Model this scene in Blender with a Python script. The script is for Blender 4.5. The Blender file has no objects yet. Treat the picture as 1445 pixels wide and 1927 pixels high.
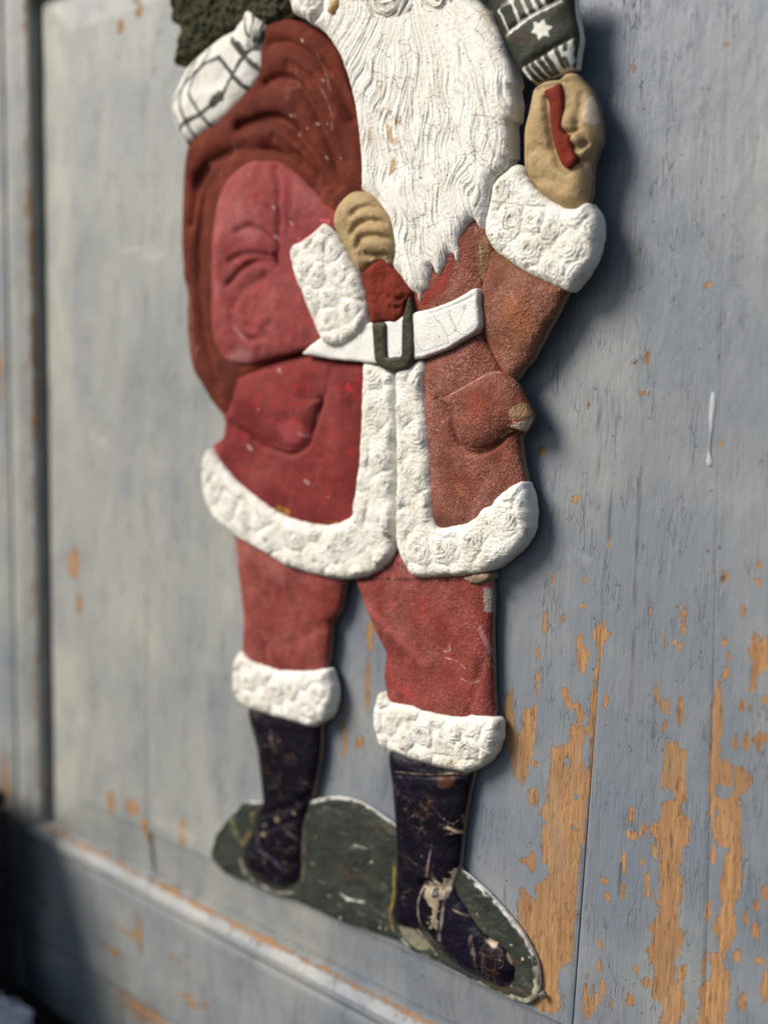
import bpy, math, random
import numpy as np
from mathutils import Matrix, Vector

S = bpy.context.scene
COL = S.collection
random.seed(5)
RNG = np.random.default_rng(11)

# ------------------------------------------------------------------ camera
W, H = 1445.0, 1927.0
F = 2000.0
RX = np.array([[0.75349574, -0.08907763, 0.65139031],
               [0.65713831, 0.07140096, -0.75038066],
               [0.02033224, 0.99346217, 0.11233664]])      # camera axes in the world (rows: world x, y, z)
CAM = np.array([0.39083419, -0.4502284, 0.06740198])
cd = bpy.data.cameras.new('camera')
cam = bpy.data.objects.new('camera', cd)
COL.objects.link(cam)
m = Matrix([list(RX[0]) + [CAM[0]], list(RX[1]) + [CAM[1]], list(RX[2]) + [CAM[2]], [0, 0, 0, 1]])
cam.matrix_world = m
cd.sensor_width = 36.0
cd.lens = 36.0 * F / H
cd.clip_start = 0.01
cd.clip_end = 200.0
cd.dof.use_dof = True
cd.dof.focus_distance = 0.525
cd.dof.aperture_fstop = (cd.lens / 1000.0) / 0.0125
S.camera = cam

# ------------------------------------------------------------------ sky and sun
SUN_ELEV = math.radians(36)
SUN_SIDE = math.radians(37)          # how far left of the door's normal the light comes from
sun_dir = Vector((math.sin(SUN_SIDE) * -math.cos(SUN_ELEV), -math.cos(SUN_SIDE) * math.cos(SUN_ELEV), math.sin(SUN_ELEV)))
w = bpy.data.worlds.new('World')
S.world = w
w.use_nodes = True
wn = w.node_tree
wn.nodes.clear()
sky = wn.nodes.new('ShaderNodeTexSky')
sky.sky_type = 'NISHITA'
sky.sun_disc = False
sky.sun_elevation = SUN_ELEV
sky.sun_rotation = math.atan2(sun_dir.x, sun_dir.y)
bg = wn.nodes.new('ShaderNodeBackground')
bg.inputs[1].default_value = 0.05
wo = wn.nodes.new('ShaderNodeOutputWorld')
wn.links.new(sky.outputs[0], bg.inputs[0])
wn.links.new(bg.outputs[0], wo.inputs[0])
sl = bpy.data.lights.new('sun', 'SUN')
sl.energy = 2.4
sl.angle = math.radians(27)
sl.color = (1.0, 0.93, 0.83)
so = bpy.data.objects.new('sun', sl)
COL.objects.link(so)
so.rotation_euler = (-sun_dir).to_track_quat('-Z', 'Y').to_euler()
so.location = sun_dir * 5
S.view_settings.view_transform = 'Standard'
S.view_settings.look = 'None'
S.view_settings.exposure = 1.08
S.view_settings.gamma = 1.0

# ------------------------------------------------------------------ small numeric tools
def gn(x, y, s=0):
    """2D gradient noise, about -1..1"""
    x = np.asarray(x, float); y = np.asarray(y, float)
    xi = np.floor(x).astype(np.int64); yi = np.floor(y).astype(np.int64)
    fx = x - xi; fy = y - yi
    def g(ix, iy, dx, dy):
        h = (ix * 374761393 + iy * 668265263 + s * 1274126177) & 0xffffffff
        h = ((h ^ (h >> 13)) * 1103515245) & 0xffffffff
        h = ((h ^ (h >> 16)) * 2654435761) & 0xffffffff
        a = (h & 0xffff) * (2 * np.pi / 65536.0)
        return np.cos(a) * dx + np.sin(a) * dy
    ux = fx * fx * fx * (fx * (fx * 6 - 15) + 10); uy = fy * fy * fy * (fy * (fy * 6 - 15) + 10)
    a = g(xi, yi, fx, fy); b = g(xi + 1, yi, fx - 1, fy)
    c = g(xi, yi + 1, fx, fy - 1); d = g(xi + 1, yi + 1, fx - 1, fy - 1)
    return ((a + (b - a) * ux) * (1 - uy) + (c + (d - c) * ux) * uy) * 1.5

def fbm(x, y, o=3, s=0):
    r = 0; a = 1.0; f = 1.0; t = 0
    for i in range(o):
        r = r + a * gn(x * f, y * f, s + i * 17); t += a
        a *= 0.5; f *= 2.03
    return r / t

def ss(a, b, x):
    t = np.clip((x - a) / (b - a), 0, 1)
    return t * t * (3 - 2 * t)

def spline(P, closed=True, n=4, ten=0.42):
    P = np.asarray(P, float)
    k = len(P)
    out = []
    rngi = range(k) if closed else range(k - 1)
    for i in rngi:
        p1 = P[i]; p2 = P[(i + 1) % k]
        p0 = P[i - 1] if (closed or i > 0) else p1
        p3 = P[(i + 2) % k] if (closed or i + 2 < k) else p2
        L = np.linalg.norm(p2 - p1)
        l0 = np.linalg.norm(p1 - p0) + 1e-9; l3 = np.linalg.norm(p3 - p2) + 1e-9
        m1 = (p2 - p0) * ten * min(1.0, 1.2 * min(l0, L) / max(L, 1e-9)); m2 = (p3 - p1) * ten * min(1.0, 1.2 * min(l3, L) / max(L, 1e-9))
        for t in np.arange(n) / n:
            out.append((2 * t**3 - 3 * t**2 + 1) * p1 + (t**3 - 2 * t**2 + t) * m1 + (-2 * t**3 + 3 * t**2) * p2 + (t**3 - t**2) * m2)
    if not closed:
        out.append(P[-1])
    return np.array(out)

def sdf(x, y, P, closed=True, near=False):
    """signed distance (positive inside), optionally the closest point"""
    n = len(P)
    d2 = np.full(x.shape, 1e9); cx = np.zeros(x.shape); cy = np.zeros(x.shape)
    ins = np.zeros(x.shape, bool)
    for i in range(n if closed else n - 1):
        ax, ay = P[i]; bx, by = P[(i + 1) % n]
        ex = bx - ax; ey = by - ay
        L = ex * ex + ey * ey + 1e-18
        t = np.clip(((x - ax) * ex + (y - ay) * ey) / L, 0, 1)
        qx = ax + t * ex; qy = ay + t * ey
        dd = (x - qx)**2 + (y - qy)**2
        if near:
            b = dd < d2
            cx = np.where(b, qx, cx); cy = np.where(b, qy, cy)
        d2 = np.minimum(d2, dd)
        if closed and (ay > by or ay < by):
            cr = ((ay > y) != (by > y)) & (x < ex * (y - ay) / (by - ay) + ax)
            ins ^= cr
    d = np.sqrt(d2)
    if closed:
        d = np.where(ins, d, -d)
    return (d, cx, cy) if near else d

def rays(P):
    P = np.asarray(P, float)
    v = np.stack([(P[:, 0] - W / 2) / F, -(P[:, 1] - H / 2) / F, -np.ones(len(P))], 1)
    return v @ RX.T

def door_at(P, y=0.0):
    """point of the photograph -> point of the door plane lying at depth y: (x, z)"""
    d = rays(P)
    t = (y - CAM[1]) / d[:, 1]
    q = CAM + d * t[:, None]
    return q[:, [0, 2]]

# ------------------------------------------------------------------ node helper
class NT:
    def __init__(self, name):
        self.m = bpy.data.materials.new(name)
        self.m.use_nodes = True
        self.t = self.m.node_tree
        self.t.nodes.clear()
        self.out = self.n('ShaderNodeOutputMaterial')
        self.b = self.n('ShaderNodeBsdfPrincipled')
        self.t.links.new(self.b.outputs[0], self.out.inputs[0])
        self.co = self.n('ShaderNodeTexCoord').outputs['Object']
    def n(self, k):
        return self.t.nodes.new(k)
    def put(self, sock, v):
        if hasattr(v, 'is_output'):
            self.t.links.new(v, sock)
        else:
            if sock.type == 'RGBA' and len(v) == 3:
                v = (*v, 1)
            sock.default_value = v
    def map(self, sc, rot=(0, 0, 0)):
        n = self.n('ShaderNodeMapping'); self.put(n.inputs[0], self.co)
        n.inputs['Scale'].default_value = sc; n.inputs['Rotation'].default_value = rot
        return n.outputs[0]
    def noise(self, scale, detail=3, rough=0.55, vec=None, dist=0.0):
        n = self.n('ShaderNodeTexNoise'); self.put(n.inputs['Vector'], vec if vec else self.co)
        n.inputs['Scale'].default_value = scale; n.inputs['Detail'].default_value = detail
        n.inputs['Roughness'].default_value = rough; n.inputs['Distortion'].default_value = dist
        return n.outputs['Fac']
    def warp(self, scale, amt, vec=None):
        n = self.n('ShaderNodeTexNoise'); self.put(n.inputs['Vector'], vec if vec else self.co)
        n.inputs['Scale'].default_value = scale; n.inputs['Detail'].default_value = 2
        a = self.n('ShaderNodeVectorMath'); a.operation = 'SCALE'; self.put(a.inputs[0], n.outputs['Color']); a.inputs['Scale'].default_value = amt
        b = self.n('ShaderNodeVectorMath'); b.operation = 'ADD'; self.put(b.inputs[0], vec if vec else self.co); self.put(b.inputs[1], a.outputs[0])
        return b.outputs[0]
    def voro(self, scale, feat='F1', vec=None, rnd=1.0):
        n = self.n('ShaderNodeTexVoronoi'); n.feature = feat; self.put(n.inputs['Vector'], vec if vec else self.co)
        n.inputs['Scale'].default_value = scale; n.inputs['Randomness'].default_value = rnd
        return n.outputs['Distance']
    def mr(self, v, a, b, c=0.0, d=1.0):
        n = self.n('ShaderNodeMapRange'); n.clamp = True
        for i, q in enumerate((v, a, b, c, d)):
            self.put(n.inputs[i], q)
        return n.outputs[0]
    def ma(self, op, a, b=0.0):
        n = self.n('ShaderNodeMath'); n.operation = op; self.put(n.inputs[0], a); self.put(n.inputs[1], b)
        return n.outputs[0]
    def mul(self, *a):
        r = a[0]
        for q in a[1:]:
            r = self.ma('MULTIPLY', r, q)
        return r
    def mix(self, f, a, b):
        n = self.n('ShaderNodeMix'); n.data_type = 'RGBA'
        self.put(n.inputs[0], f); self.put(n.inputs[6], a); self.put(n.inputs[7], b)
        return n.outputs[2]
    def attr(self, name):
        n = self.n('ShaderNodeAttribute'); n.attribute_name = name
        return n
    def bump(self, h, dist, normal=None, strength=1.0):
        n = self.n('ShaderNodeBump'); self.put(n.inputs['Height'], h)
        n.inputs['Distance'].default_value = dist; n.inputs['Strength'].default_value = strength
        if normal: self.put(n.inputs['Normal'], normal)
        return n.outputs[0]
    def done(self, col, rough=0.7, normal=None, spec=0.3, tint=True):
        if tint:
            a = self.attr('tint')
            col = self.mix(a.outputs['Alpha'], col, a.outputs['Color'])
        self.put(self.b.inputs['Base Color'], col)
        self.put(self.b.inputs['Roughness'], rough)
        self.b.inputs['Specular IOR Level'].default_value = spec
        if normal: self.put(self.b.inputs['Normal'], normal)
        return self.m

def hairline(t, scale, width, seed_scale, thr=0.5, wscale=200, wamt=0.004):
    """thin cracks: narrow band round the cell borders of a warped voronoi, kept in patches"""
    v = t.voro(scale, 'DISTANCE_TO_EDGE', t.warp(wscale, wamt))
    line = t.mr(v, 0.0, width, 1.0, 0.0)
    patch = t.mr(t.noise(seed_scale, 2), thr, thr + 0.08)
    return t.mul(line, patch)

def specks(t, scale, size, density):
    v = t.voro(scale, 'F1', t.warp(scale * 1.7, 0.35 / scale))
    p = t.mr(t.noise(scale * 0.37, 2), density, density + 0.03)
    return t.mul(t.mr(v, size, size * 1.5, 1, 0), p)

# ------------------------------------------------------------------ materials
def white_mat(name, base, dirt, crackscale, crack=0.7, beard=False):
    t = NT(name)
    c = t.mix(t.mr(t.noise(70, 4, 0.6), 0.42, 0.72), base, dirt)
    c = t.mix(t.mul(t.mr(t.noise(420, 3, 0.6), 0.5, 0.75), 0.45), c, (dirt[0] * 0.86, dirt[1] * 0.85, dirt[2] * 0.8))
    if beard:
        st = t.noise(260, 3, 0.6, t.map((1, 1, 0.07)))
        c = t.mix(t.mul(t.mr(st, 0.56, 0.7), 0.6), c, (0.62, 0.54, 0.42))
        bare = t.mr(t.noise(95, 4, 0.65, t.map((1, 1, 0.3))), 0.715, 0.735)
        c = t.mix(t.mul(bare, 0.9), c, (0.50, 0.34, 0.18))
    hl = hairline(t, crackscale, 0.012, 45, 0.51)
    c = t.mix(t.mul(hl, crack), c, (0.22, 0.18, 0.14))
    sp = specks(t, 330, 0.12, 0.56)
    c = t.mix(t.mul(sp, 0.8), c, (0.06, 0.05, 0.045))
    nz = t.bump(t.noise(900, 4, 0.65), 0.00055)
    nz = t.bump(t.ma('SUBTRACT', 1.0, hl), 0.0004, nz)
    return t.done(c, 0.62, nz, 0.25)

M = {}
M['fur'] = white_mat('white_fur_paint', (0.76, 0.74, 0.685), (0.64, 0.60, 0.51), 42, 0.06)
M['beard'] = white_mat('white_beard_paint', (0.79, 0.77, 0.72), (0.69, 0.655, 0.58), 85, 0.5, True)
M['belt'] = white_mat('white_belt_paint', (0.78, 0.77, 0.73), (0.70, 0.68, 0.64), 55, 0.07)
M['parcel'] = white_mat('white_parcel_paint', (0.76, 0.74, 0.69), (0.62, 0.58, 0.51), 60, 0.2)

def red_mat(name, base, deep, pale, pebble, bright, mix_pale=0.5, bs=0.0006):
    t = NT(name)
    c = t.mix(t.mr(t.noise(38, 4, 0.6), 0.36, 0.66), base, deep)
    c = t.mix(t.mul(t.mr(t.noise(110, 3, 0.6), 0.56, 0.7), 0.6), c, bright)
    v = t.voro(820, 'F1', t.warp(450, 0.0020))
    rim = t.mr(v, 0.32, 0.75)
    patch = t.mr(t.noise(55, 3, 0.6), 0.36, 0.62, 0.15, 1.0)
    c = t.mix(t.mul(rim, patch, pebble), c, pale)
    fn = t.noise(1500, 3, 0.7)
    c = t.mix(t.mul(t.mr(fn, 0.5, 0.72), 0.22), c, (deep[0] * 0.5, deep[1] * 0.5, deep[2] * 0.5))
    c = t.mix(t.mul(t.mr(t.noise(28, 5, 0.65), 0.5, 0.75), mix_pale), c, pale)
    hl = hairline(t, 60, 0.022, 32, 0.57)
    c = t.mix(t.mul(hl, 0.16), c, (0.45, 0.30, 0.24))
    sp = specks(t, 170, 0.085, 0.63)
    c = t.mix(t.mul(sp, 0.6), c, (0.62, 0.48, 0.40))
    sp2 = specks(t, 230, 0.12, 0.61)
    c = t.mix(t.mul(sp2, 0.8), c, (0.05, 0.02, 0.02))
    nz = t.bump(v, bs * (0.12 + pebble), None)
    nz = t.bump(t.noise(800, 3, 0.6), 0.00028, nz)
    return t.done(c, 0.8, nz, 0.08)

M['coat_l'] = red_mat('faded_red_paint', (0.205, 0.033, 0.031), (0.130, 0.018, 0.017), (0.33, 0.115, 0.105), 0.12, (0.32, 0.020, 0.017), 0.25)
M['sleeve_l'] = red_mat('pink_red_paint', (0.27, 0.060, 0.058), (0.185, 0.036, 0.036), (0.44, 0.19, 0.18), 0.10, (0.36, 0.038, 0.026), 0.45)
M['coat_r'] = red_mat('pebbled_red_paint', (0.205, 0.060, 0.038), (0.135, 0.036, 0.021), (0.40, 0.225, 0.19), 0.50, (0.29, 0.070, 0.030), 0.2, 0.0008)
M['sleeve_r'] = red_mat('pebbled_brown_red_paint', (0.205, 0.075, 0.044), (0.140, 0.048, 0.026), (0.39, 0.225, 0.175), 0.46, (0.28, 0.085, 0.034), 0.2, 0.0008)
M['trouser'] = red_mat('worn_red_paint', (0.225, 0.044, 0.034), (0.145, 0.024, 0.020), (0.40, 0.175, 0.15), 0.45, (0.32, 0.022, 0.018), 0.35, 0.0007)
M['sack'] = red_mat('dark_red_brown_paint', (0.145, 0.029, 0.017), (0.080, 0.016, 0.010), (0.25, 0.085, 0.055), 0.10, (0.19, 0.044, 0.020), 0.12)
M['strap'] = red_mat('dark_red_strap_paint', (0.19, 0.026, 0.014), (0.12, 0.018, 0.011), (0.30, 0.10, 0.07), 0.1, (0.24, 0.038, 0.019), 0.1)

def plain_mat(name, a, b, c2, rough=0.7, bumpd=0.0004, hl_col=None, sc=90):
    t = NT(name)
    c = t.mix(t.mr(t.noise(sc, 4, 0.6), 0.35, 0.68), a, b)
    c = t.mix(t.mul(t.mr(t.noise(sc * 5, 3, 0.65), 0.52, 0.72), 0.55), c, c2)
    if hl_col:
        c = t.mix(t.mul(hairline(t, 70, 0.02, 35, 0.52), 0.6), c, hl_col)
    nz = t.bump(t.noise(700, 4, 0.65), bumpd)
    return t.done(c, rough, nz, 0.2)

M['mitten'] = plain_mat('tan_glove_paint', (0.39, 0.275, 0.135), (0.31, 0.215, 0.105), (0.45, 0.34, 0.20), 0.65, 0.0005)
M['buckle'] = plain_mat('dark_olive_paint', (0.030, 0.026, 0.016), (0.045, 0.037, 0.020), (0.022, 0.022, 0.018), 0.5)
M['green'] = plain_mat('dark_green_paint', (0.032, 0.035, 0.022), (0.022, 0.025, 0.018), (0.052, 0.05, 0.03), 0.5)
M['fir'] = plain_mat('olive_green_paint', (0.050, 0.050, 0.018), (0.020, 0.024, 0.012), (0.11, 0.085, 0.03), 0.7, 0.0012, None, 150)
M['card'] = plain_mat('bare_grey_brown_board', (0.25, 0.19, 0.135), (0.18, 0.125, 0.085), (0.38, 0.30, 0.22), 0.85)
M['white_edge'] = plain_mat('white_board_edge', (0.70, 0.69, 0.65), (0.62, 0.60, 0.55), (0.5, 0.42, 0.33), 0.7)
M['ochre'] = plain_mat('ochre_skin_paint', (0.40, 0.24, 0.09), (0.34, 0.20, 0.08), (0.46, 0.30, 0.14), 0.6)

def ground_mat():
    t = NT('grey_green_ground_paint')
    c = t.mix(t.mr(t.noise(60, 4, 0.6), 0.35, 0.65), (0.036, 0.043, 0.034), (0.020, 0.025, 0.019))
    c = t.mix(t.mul(t.mr(t.noise(45, 4, 0.6, t.map((0.5, 1, 1.6))), 0.56, 0.68), 0.55), c, (0.085, 0.052, 0.025))
    c = t.mix(t.mul(t.mr(t.noise(260, 3, 0.6, t.map((0.35, 1, 1))), 0.6, 0.72), 0.4), c, (0.17, 0.19, 0.16))
    c = t.mix(t.mul(specks(t, 150, 0.13, 0.60), 0.7), c, (0.50, 0.49, 0.42))
    nz = t.bump(t.noise(500, 4, 0.65), 0.0006)
    return t.done(c, 0.62, nz, 0.2)
M['ground'] = ground_mat()

def boot_mat():
    t = NT('cracked_black_boot_paint')
    c = t.mix(t.mr(t.noise(45, 4, 0.6), 0.38, 0.66), (0.007, 0.005, 0.014), (0.005, 0.004, 0.006))
    c = t.mix(t.mul(t.mr(t.noise(60, 4, 0.6), 0.62, 0.70), 0.5), c, (0.034, 0.013, 0.009))
    c = t.mix(t.mul(t.mr(t.noise(120, 4, 0.7, t.map((1, 1, 0.5))), 0.62, 0.74), 0.35), c, (0.07, 0.055, 0.07))
    h1 = hairline(t, 62, 0.014, 42, 0.54, 260, 0.006)
    h2 = hairline(t, 170, 0.03, 60, 0.60, 300, 0.003)
    scr = t.mr(t.noise(90, 5, 0.7, t.map((1, 1, 0.22), (0, 0.5, 0))), 0.655, 0.70)
    hm = t.ma('MAXIMUM', t.ma('MAXIMUM', t.mul(h1, 0.5), t.mul(h2, 0.4)), t.mul(scr, 0.35))
    c = t.mix(hm, c, (0.36, 0.27, 0.20))
    flake = t.mr(t.noise(170, 5, 0.7), 0.705, 0.72)
    c = t.mix(flake, c, (0.50, 0.38, 0.25))
    nz = t.bump(t.noise(350, 4, 0.65), 0.0006)
    nz = t.bump(t.ma('SUBTRACT', 1.0, t.ma('MAXIMUM', h1, flake)), 0.0004, nz)
    return t.done(c, t.mr(t.noise(200, 3), 0.4, 0.7, 0.20, 0.42), nz, 0.24)
M['boot'] = boot_mat()

def door_mat():
    t = NT('blue_grey_door_paint')
    # paint
    big = t.noise(5.5, 4, 0.55)
    c = t.mix(t.mr(big, 0.36, 0.64), (0.148, 0.171, 0.205), (0.174, 0.194, 0.220))
    c = t.mix(t.mul(t.mr(t.noise(14, 4, 0.6), 0.48, 0.68), 0.35), c, (0.225, 0.228, 0.222))
    c = t.mix(t.mul(t.ma('ADD', t.attr('left_light_and_grime').outputs['Fac'], t.mr(t.noise(11, 4, 0.6), 0.3, 0.7, -0.25, 0.25)), 0.95), c, (0.40, 0.39, 0.33))  # lighter warm tone on the left carries the light; the rest is grime
    c = t.mix(t.mul(t.mr(t.noise(30, 5, 0.65, t.map((1, 1, 0.5))), 0.54, 0.75), 0.28), c, (0.140, 0.152, 0.172))
    brush = t.noise(900, 3, 0.6, t.map((1, 1, 0.03)))
    c = t.mix(t.mul(t.mr(brush, 0.45, 0.7), 0.25), c, (0.130, 0.148, 0.172))
    c = t.mix(t.mul(t.mr(t.noise(20, 4, 0.6), 0.66, 0.72), 0.3), c, (0.40, 0.40, 0.39))
    # hairline checks along the grain
    ck = t.voro(480, 'DISTANCE_TO_EDGE', t.warp(650, 0.0012, t.map((1, 1, 0.12))))
    ckm = t.mul(t.mr(ck, 0.0, 0.045, 1, 0), t.mr(t.noise(75, 4, 0.65, t.map((1, 1, 0.4))), 0.50, 0.64))
    c = t.mix(t.mul(ckm, 0.46), c, (0.075, 0.078, 0.085))
    nick = t.mr(t.noise(620, 2, 0.6, t.map((1, 1, 0.16))), 0.70, 0.74)
    c = t.mix(t.mul(nick, 0.45), c, (0.06, 0.06, 0.065))
    sp = specks(t, 190, 0.10, 0.56)
    c = t.mix(t.mul(sp, 0.75), c, (0.05, 0.045, 0.042))
    sc = hairline(t, 17, 0.004, 14, 0.55, 40, 0.02)
    c = t.mix(t.mul(sc, 0.25), c, (0.10, 0.10, 0.10))
    # bare wood
    g = t.noise(520, 5, 0.68, t.map((1, 1, 0.05)))
    wd = t.mix(t.mr(g, 0.34, 0.66), (0.45, 0.255, 0.115), (0.25, 0.120, 0.046))
    wd = t.mix(t.mul(t.mr(t.noise(26, 4, 0.6, t.map((1, 1, 0.4))), 0.42, 0.7), 0.7), wd, (0.20, 0.112, 0.058))
    pore = t.mr(t.noise(1150, 3, 0.65, t.map((1, 1, 0.10))), 0.555, 0.64)
    wd = t.mix(t.mul(pore, 0.75), wd, (0.075, 0.032, 0.014))
    wd = t.mix(t.mul(t.mr(t.noise(48, 5, 0.7, t.map((1, 1, 0.25))), 0.50, 0.68), 0.45), wd, (0.23, 0.185, 0.135))
    # where the paint is gone
    pe = t.attr('peel').outputs['Fac']
    n1 = t.mr(t.noise(230, 6, 0.75, t.map((1, 1, 0.4))), 0.0, 1.0, -6.8, 6.8)
    n2 = t.mr(t.noise(900, 4, 0.72, t.map((1, 1, 0.45))), 0.0, 1.0, -3.4, 3.4)
    e = t.ma('ADD', t.ma('ADD', pe, n1), n2)
    bare = t.mr(e, -0.06, 0.06)
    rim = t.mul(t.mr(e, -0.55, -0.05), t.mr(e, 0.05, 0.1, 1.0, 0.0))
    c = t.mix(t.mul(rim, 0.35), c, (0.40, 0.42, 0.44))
    dk = t.mul(t.mr(e, 0.0, 0.10), t.mr(e, 0.10, 0.30, 1.0, 0.0))  # thin shadow of the paint film's edge, painted onto the wood
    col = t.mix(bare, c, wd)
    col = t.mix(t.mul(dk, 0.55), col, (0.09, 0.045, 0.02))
    h = t.ma('SUBTRACT', t.mul(t.ma('SUBTRACT', 1.0, bare), 0.55), t.mul(ckm, 0.35))
    h = t.ma('ADD', h, t.mul(brush, 0.16))
    h = t.ma('SUBTRACT', h, t.mul(bare, g, 0.25))
    nz = t.bump(h, 0.0009)
    nz = t.bump(t.noise(120, 4, 0.6, t.map((1, 1, 0.3))), 0.0010, nz)
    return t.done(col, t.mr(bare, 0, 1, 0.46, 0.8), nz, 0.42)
M['door'] = door_mat()
M['gap'] = plain_mat('dark_joint', (0.012, 0.010, 0.009), (0.008, 0.007, 0.006), (0.02, 0.016, 0.012), 0.9)
M['chip'] = plain_mat('white_drip_paint', (0.44, 0.46, 0.48), (0.36, 0.38, 0.40), (0.30, 0.31, 0.33), 0.6, 0.0004, None, 160)
M['floor'] = plain_mat('dark_brown_floor', (0.020, 0.013, 0.009), (0.012, 0.008, 0.006), (0.03, 0.02, 0.013), 0.75, 0.001, None, 12)
M['pale'] = plain_mat('pale_paper', (0.62, 0.62, 0.68), (0.52, 0.52, 0.58), (0.66, 0.66, 0.68), 0.8, 0.0008, None, 30)
M['nail'] = plain_mat('dull_steel', (0.20, 0.19, 0.18), (0.12, 0.10, 0.09), (0.3, 0.29, 0.28), 0.4)
M['crate'] = plain_mat('dark_stained_wood', (0.016, 0.014, 0.016), (0.010, 0.009, 0.010), (0.03, 0.025, 0.02), 0.6, 0.001, None, 20)

# ------------------------------------------------------------------ object helpers
def mesh_obj(name, verts, faces, mats, parent=None, smooth=False, matidx=None):
    me = bpy.data.meshes.new(name)
    me.from_pydata([tuple(v) for v in verts], [], [tuple(f) for f in faces])
    for mm in (mats if isinstance(mats, (list, tuple)) else [mats]):
        me.materials.append(mm)
    if smooth:
        me.polygons.foreach_set('use_smooth', [True] * len(me.polygons))
    if matidx is not None:
        me.polygons.foreach_set('material_index', matidx)
    me.update()
    o = bpy.data.objects.new(name, me)
    COL.objects.link(o)
    if parent: o.parent = parent
    a = me.attributes.new('tint', 'FLOAT_COLOR', 'POINT')
    a.data.foreach_set('color', [0.0] * (4 * len(me.vertices)))
    return o

def quad_mesh(name, V, Q, mats, parent, matidx=None, smooth=True):
    """fast path for big quad meshes"""
    me = bpy.data.meshes.new(name)
    nv, nq = len(V), len(Q)
    me.vertices.add(nv); me.vertices.foreach_set('co', np.ascontiguousarray(V, dtype=np.float32).ravel())
    me.loops.add(nq * 4); me.loops.foreach_set('vertex_index', np.ascontiguousarray(Q, dtype=np.int32).ravel())
    me.polygons.add(nq)
    me.polygons.foreach_set('loop_start', np.arange(nq, dtype=np.int32) * 4)
    me.update(calc_edges=True)
    me.polygons.foreach_set('use_smooth', np.full(nq, smooth))
    for mm in mats: me.materials.append(mm)
    if matidx is not None:
        me.polygons.foreach_set('material_index', np.ascontiguousarray(matidx, dtype=np.int32))
    me.validate()
    me.update()
    o = bpy.data.objects.new(name, me)
    COL.objects.link(o)
    if parent: o.parent = parent
    return o

def set_attr(o, name, arr, kind='FLOAT'):
    a = o.data.attributes.new(name, kind, 'POINT')
    a.data.foreach_set('color' if kind == 'FLOAT_COLOR' else 'value', np.ascontiguousarray(arr, dtype=np.float32).ravel())

def tag(o, label, cat, group=None, kind=None):
    o['label'] = label; o['category'] = cat
    if group: o['group'] = group
    if kind: o['kind'] = kind

def empty(name, loc, rot=(0, 0, 0)):
    o = bpy.data.objects.new(name, None)
    o.empty_display_size = 0.02
    o.location = loc; o.rotation_euler = rot
    COL.objects.link(o)
    return o

def box(name, x0, x1, y0, y1, z0, z1, mat, parent=None):
    v = [(x, y, z) for x in (x0, x1) for y in (y0, y1) for z in (z0, z1)]
    f = [(0, 1, 3, 2), (4, 6, 7, 5), (0, 4, 5, 1), (2, 3, 7, 6), (0, 2, 6, 4), (1, 5, 7, 3)]
    return mesh_obj(name, v, f, mat, parent)

# ------------------------------------------------------------------ the door
XL, ZB, ZT = -0.309, -0.2525, 0.320
FLOOR_Z = -0.446
XR = 0.62
door = empty('panelled_door', (0.0, 0.0, FLOOR_Z))
tag(door, 'old blue grey painted panelled door with flaking paint showing bare orange wood', 'door')
DOFF = np.array([0, 0, -FLOOR_Z])      # children are given in world coordinates, shifted to the door's base

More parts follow.
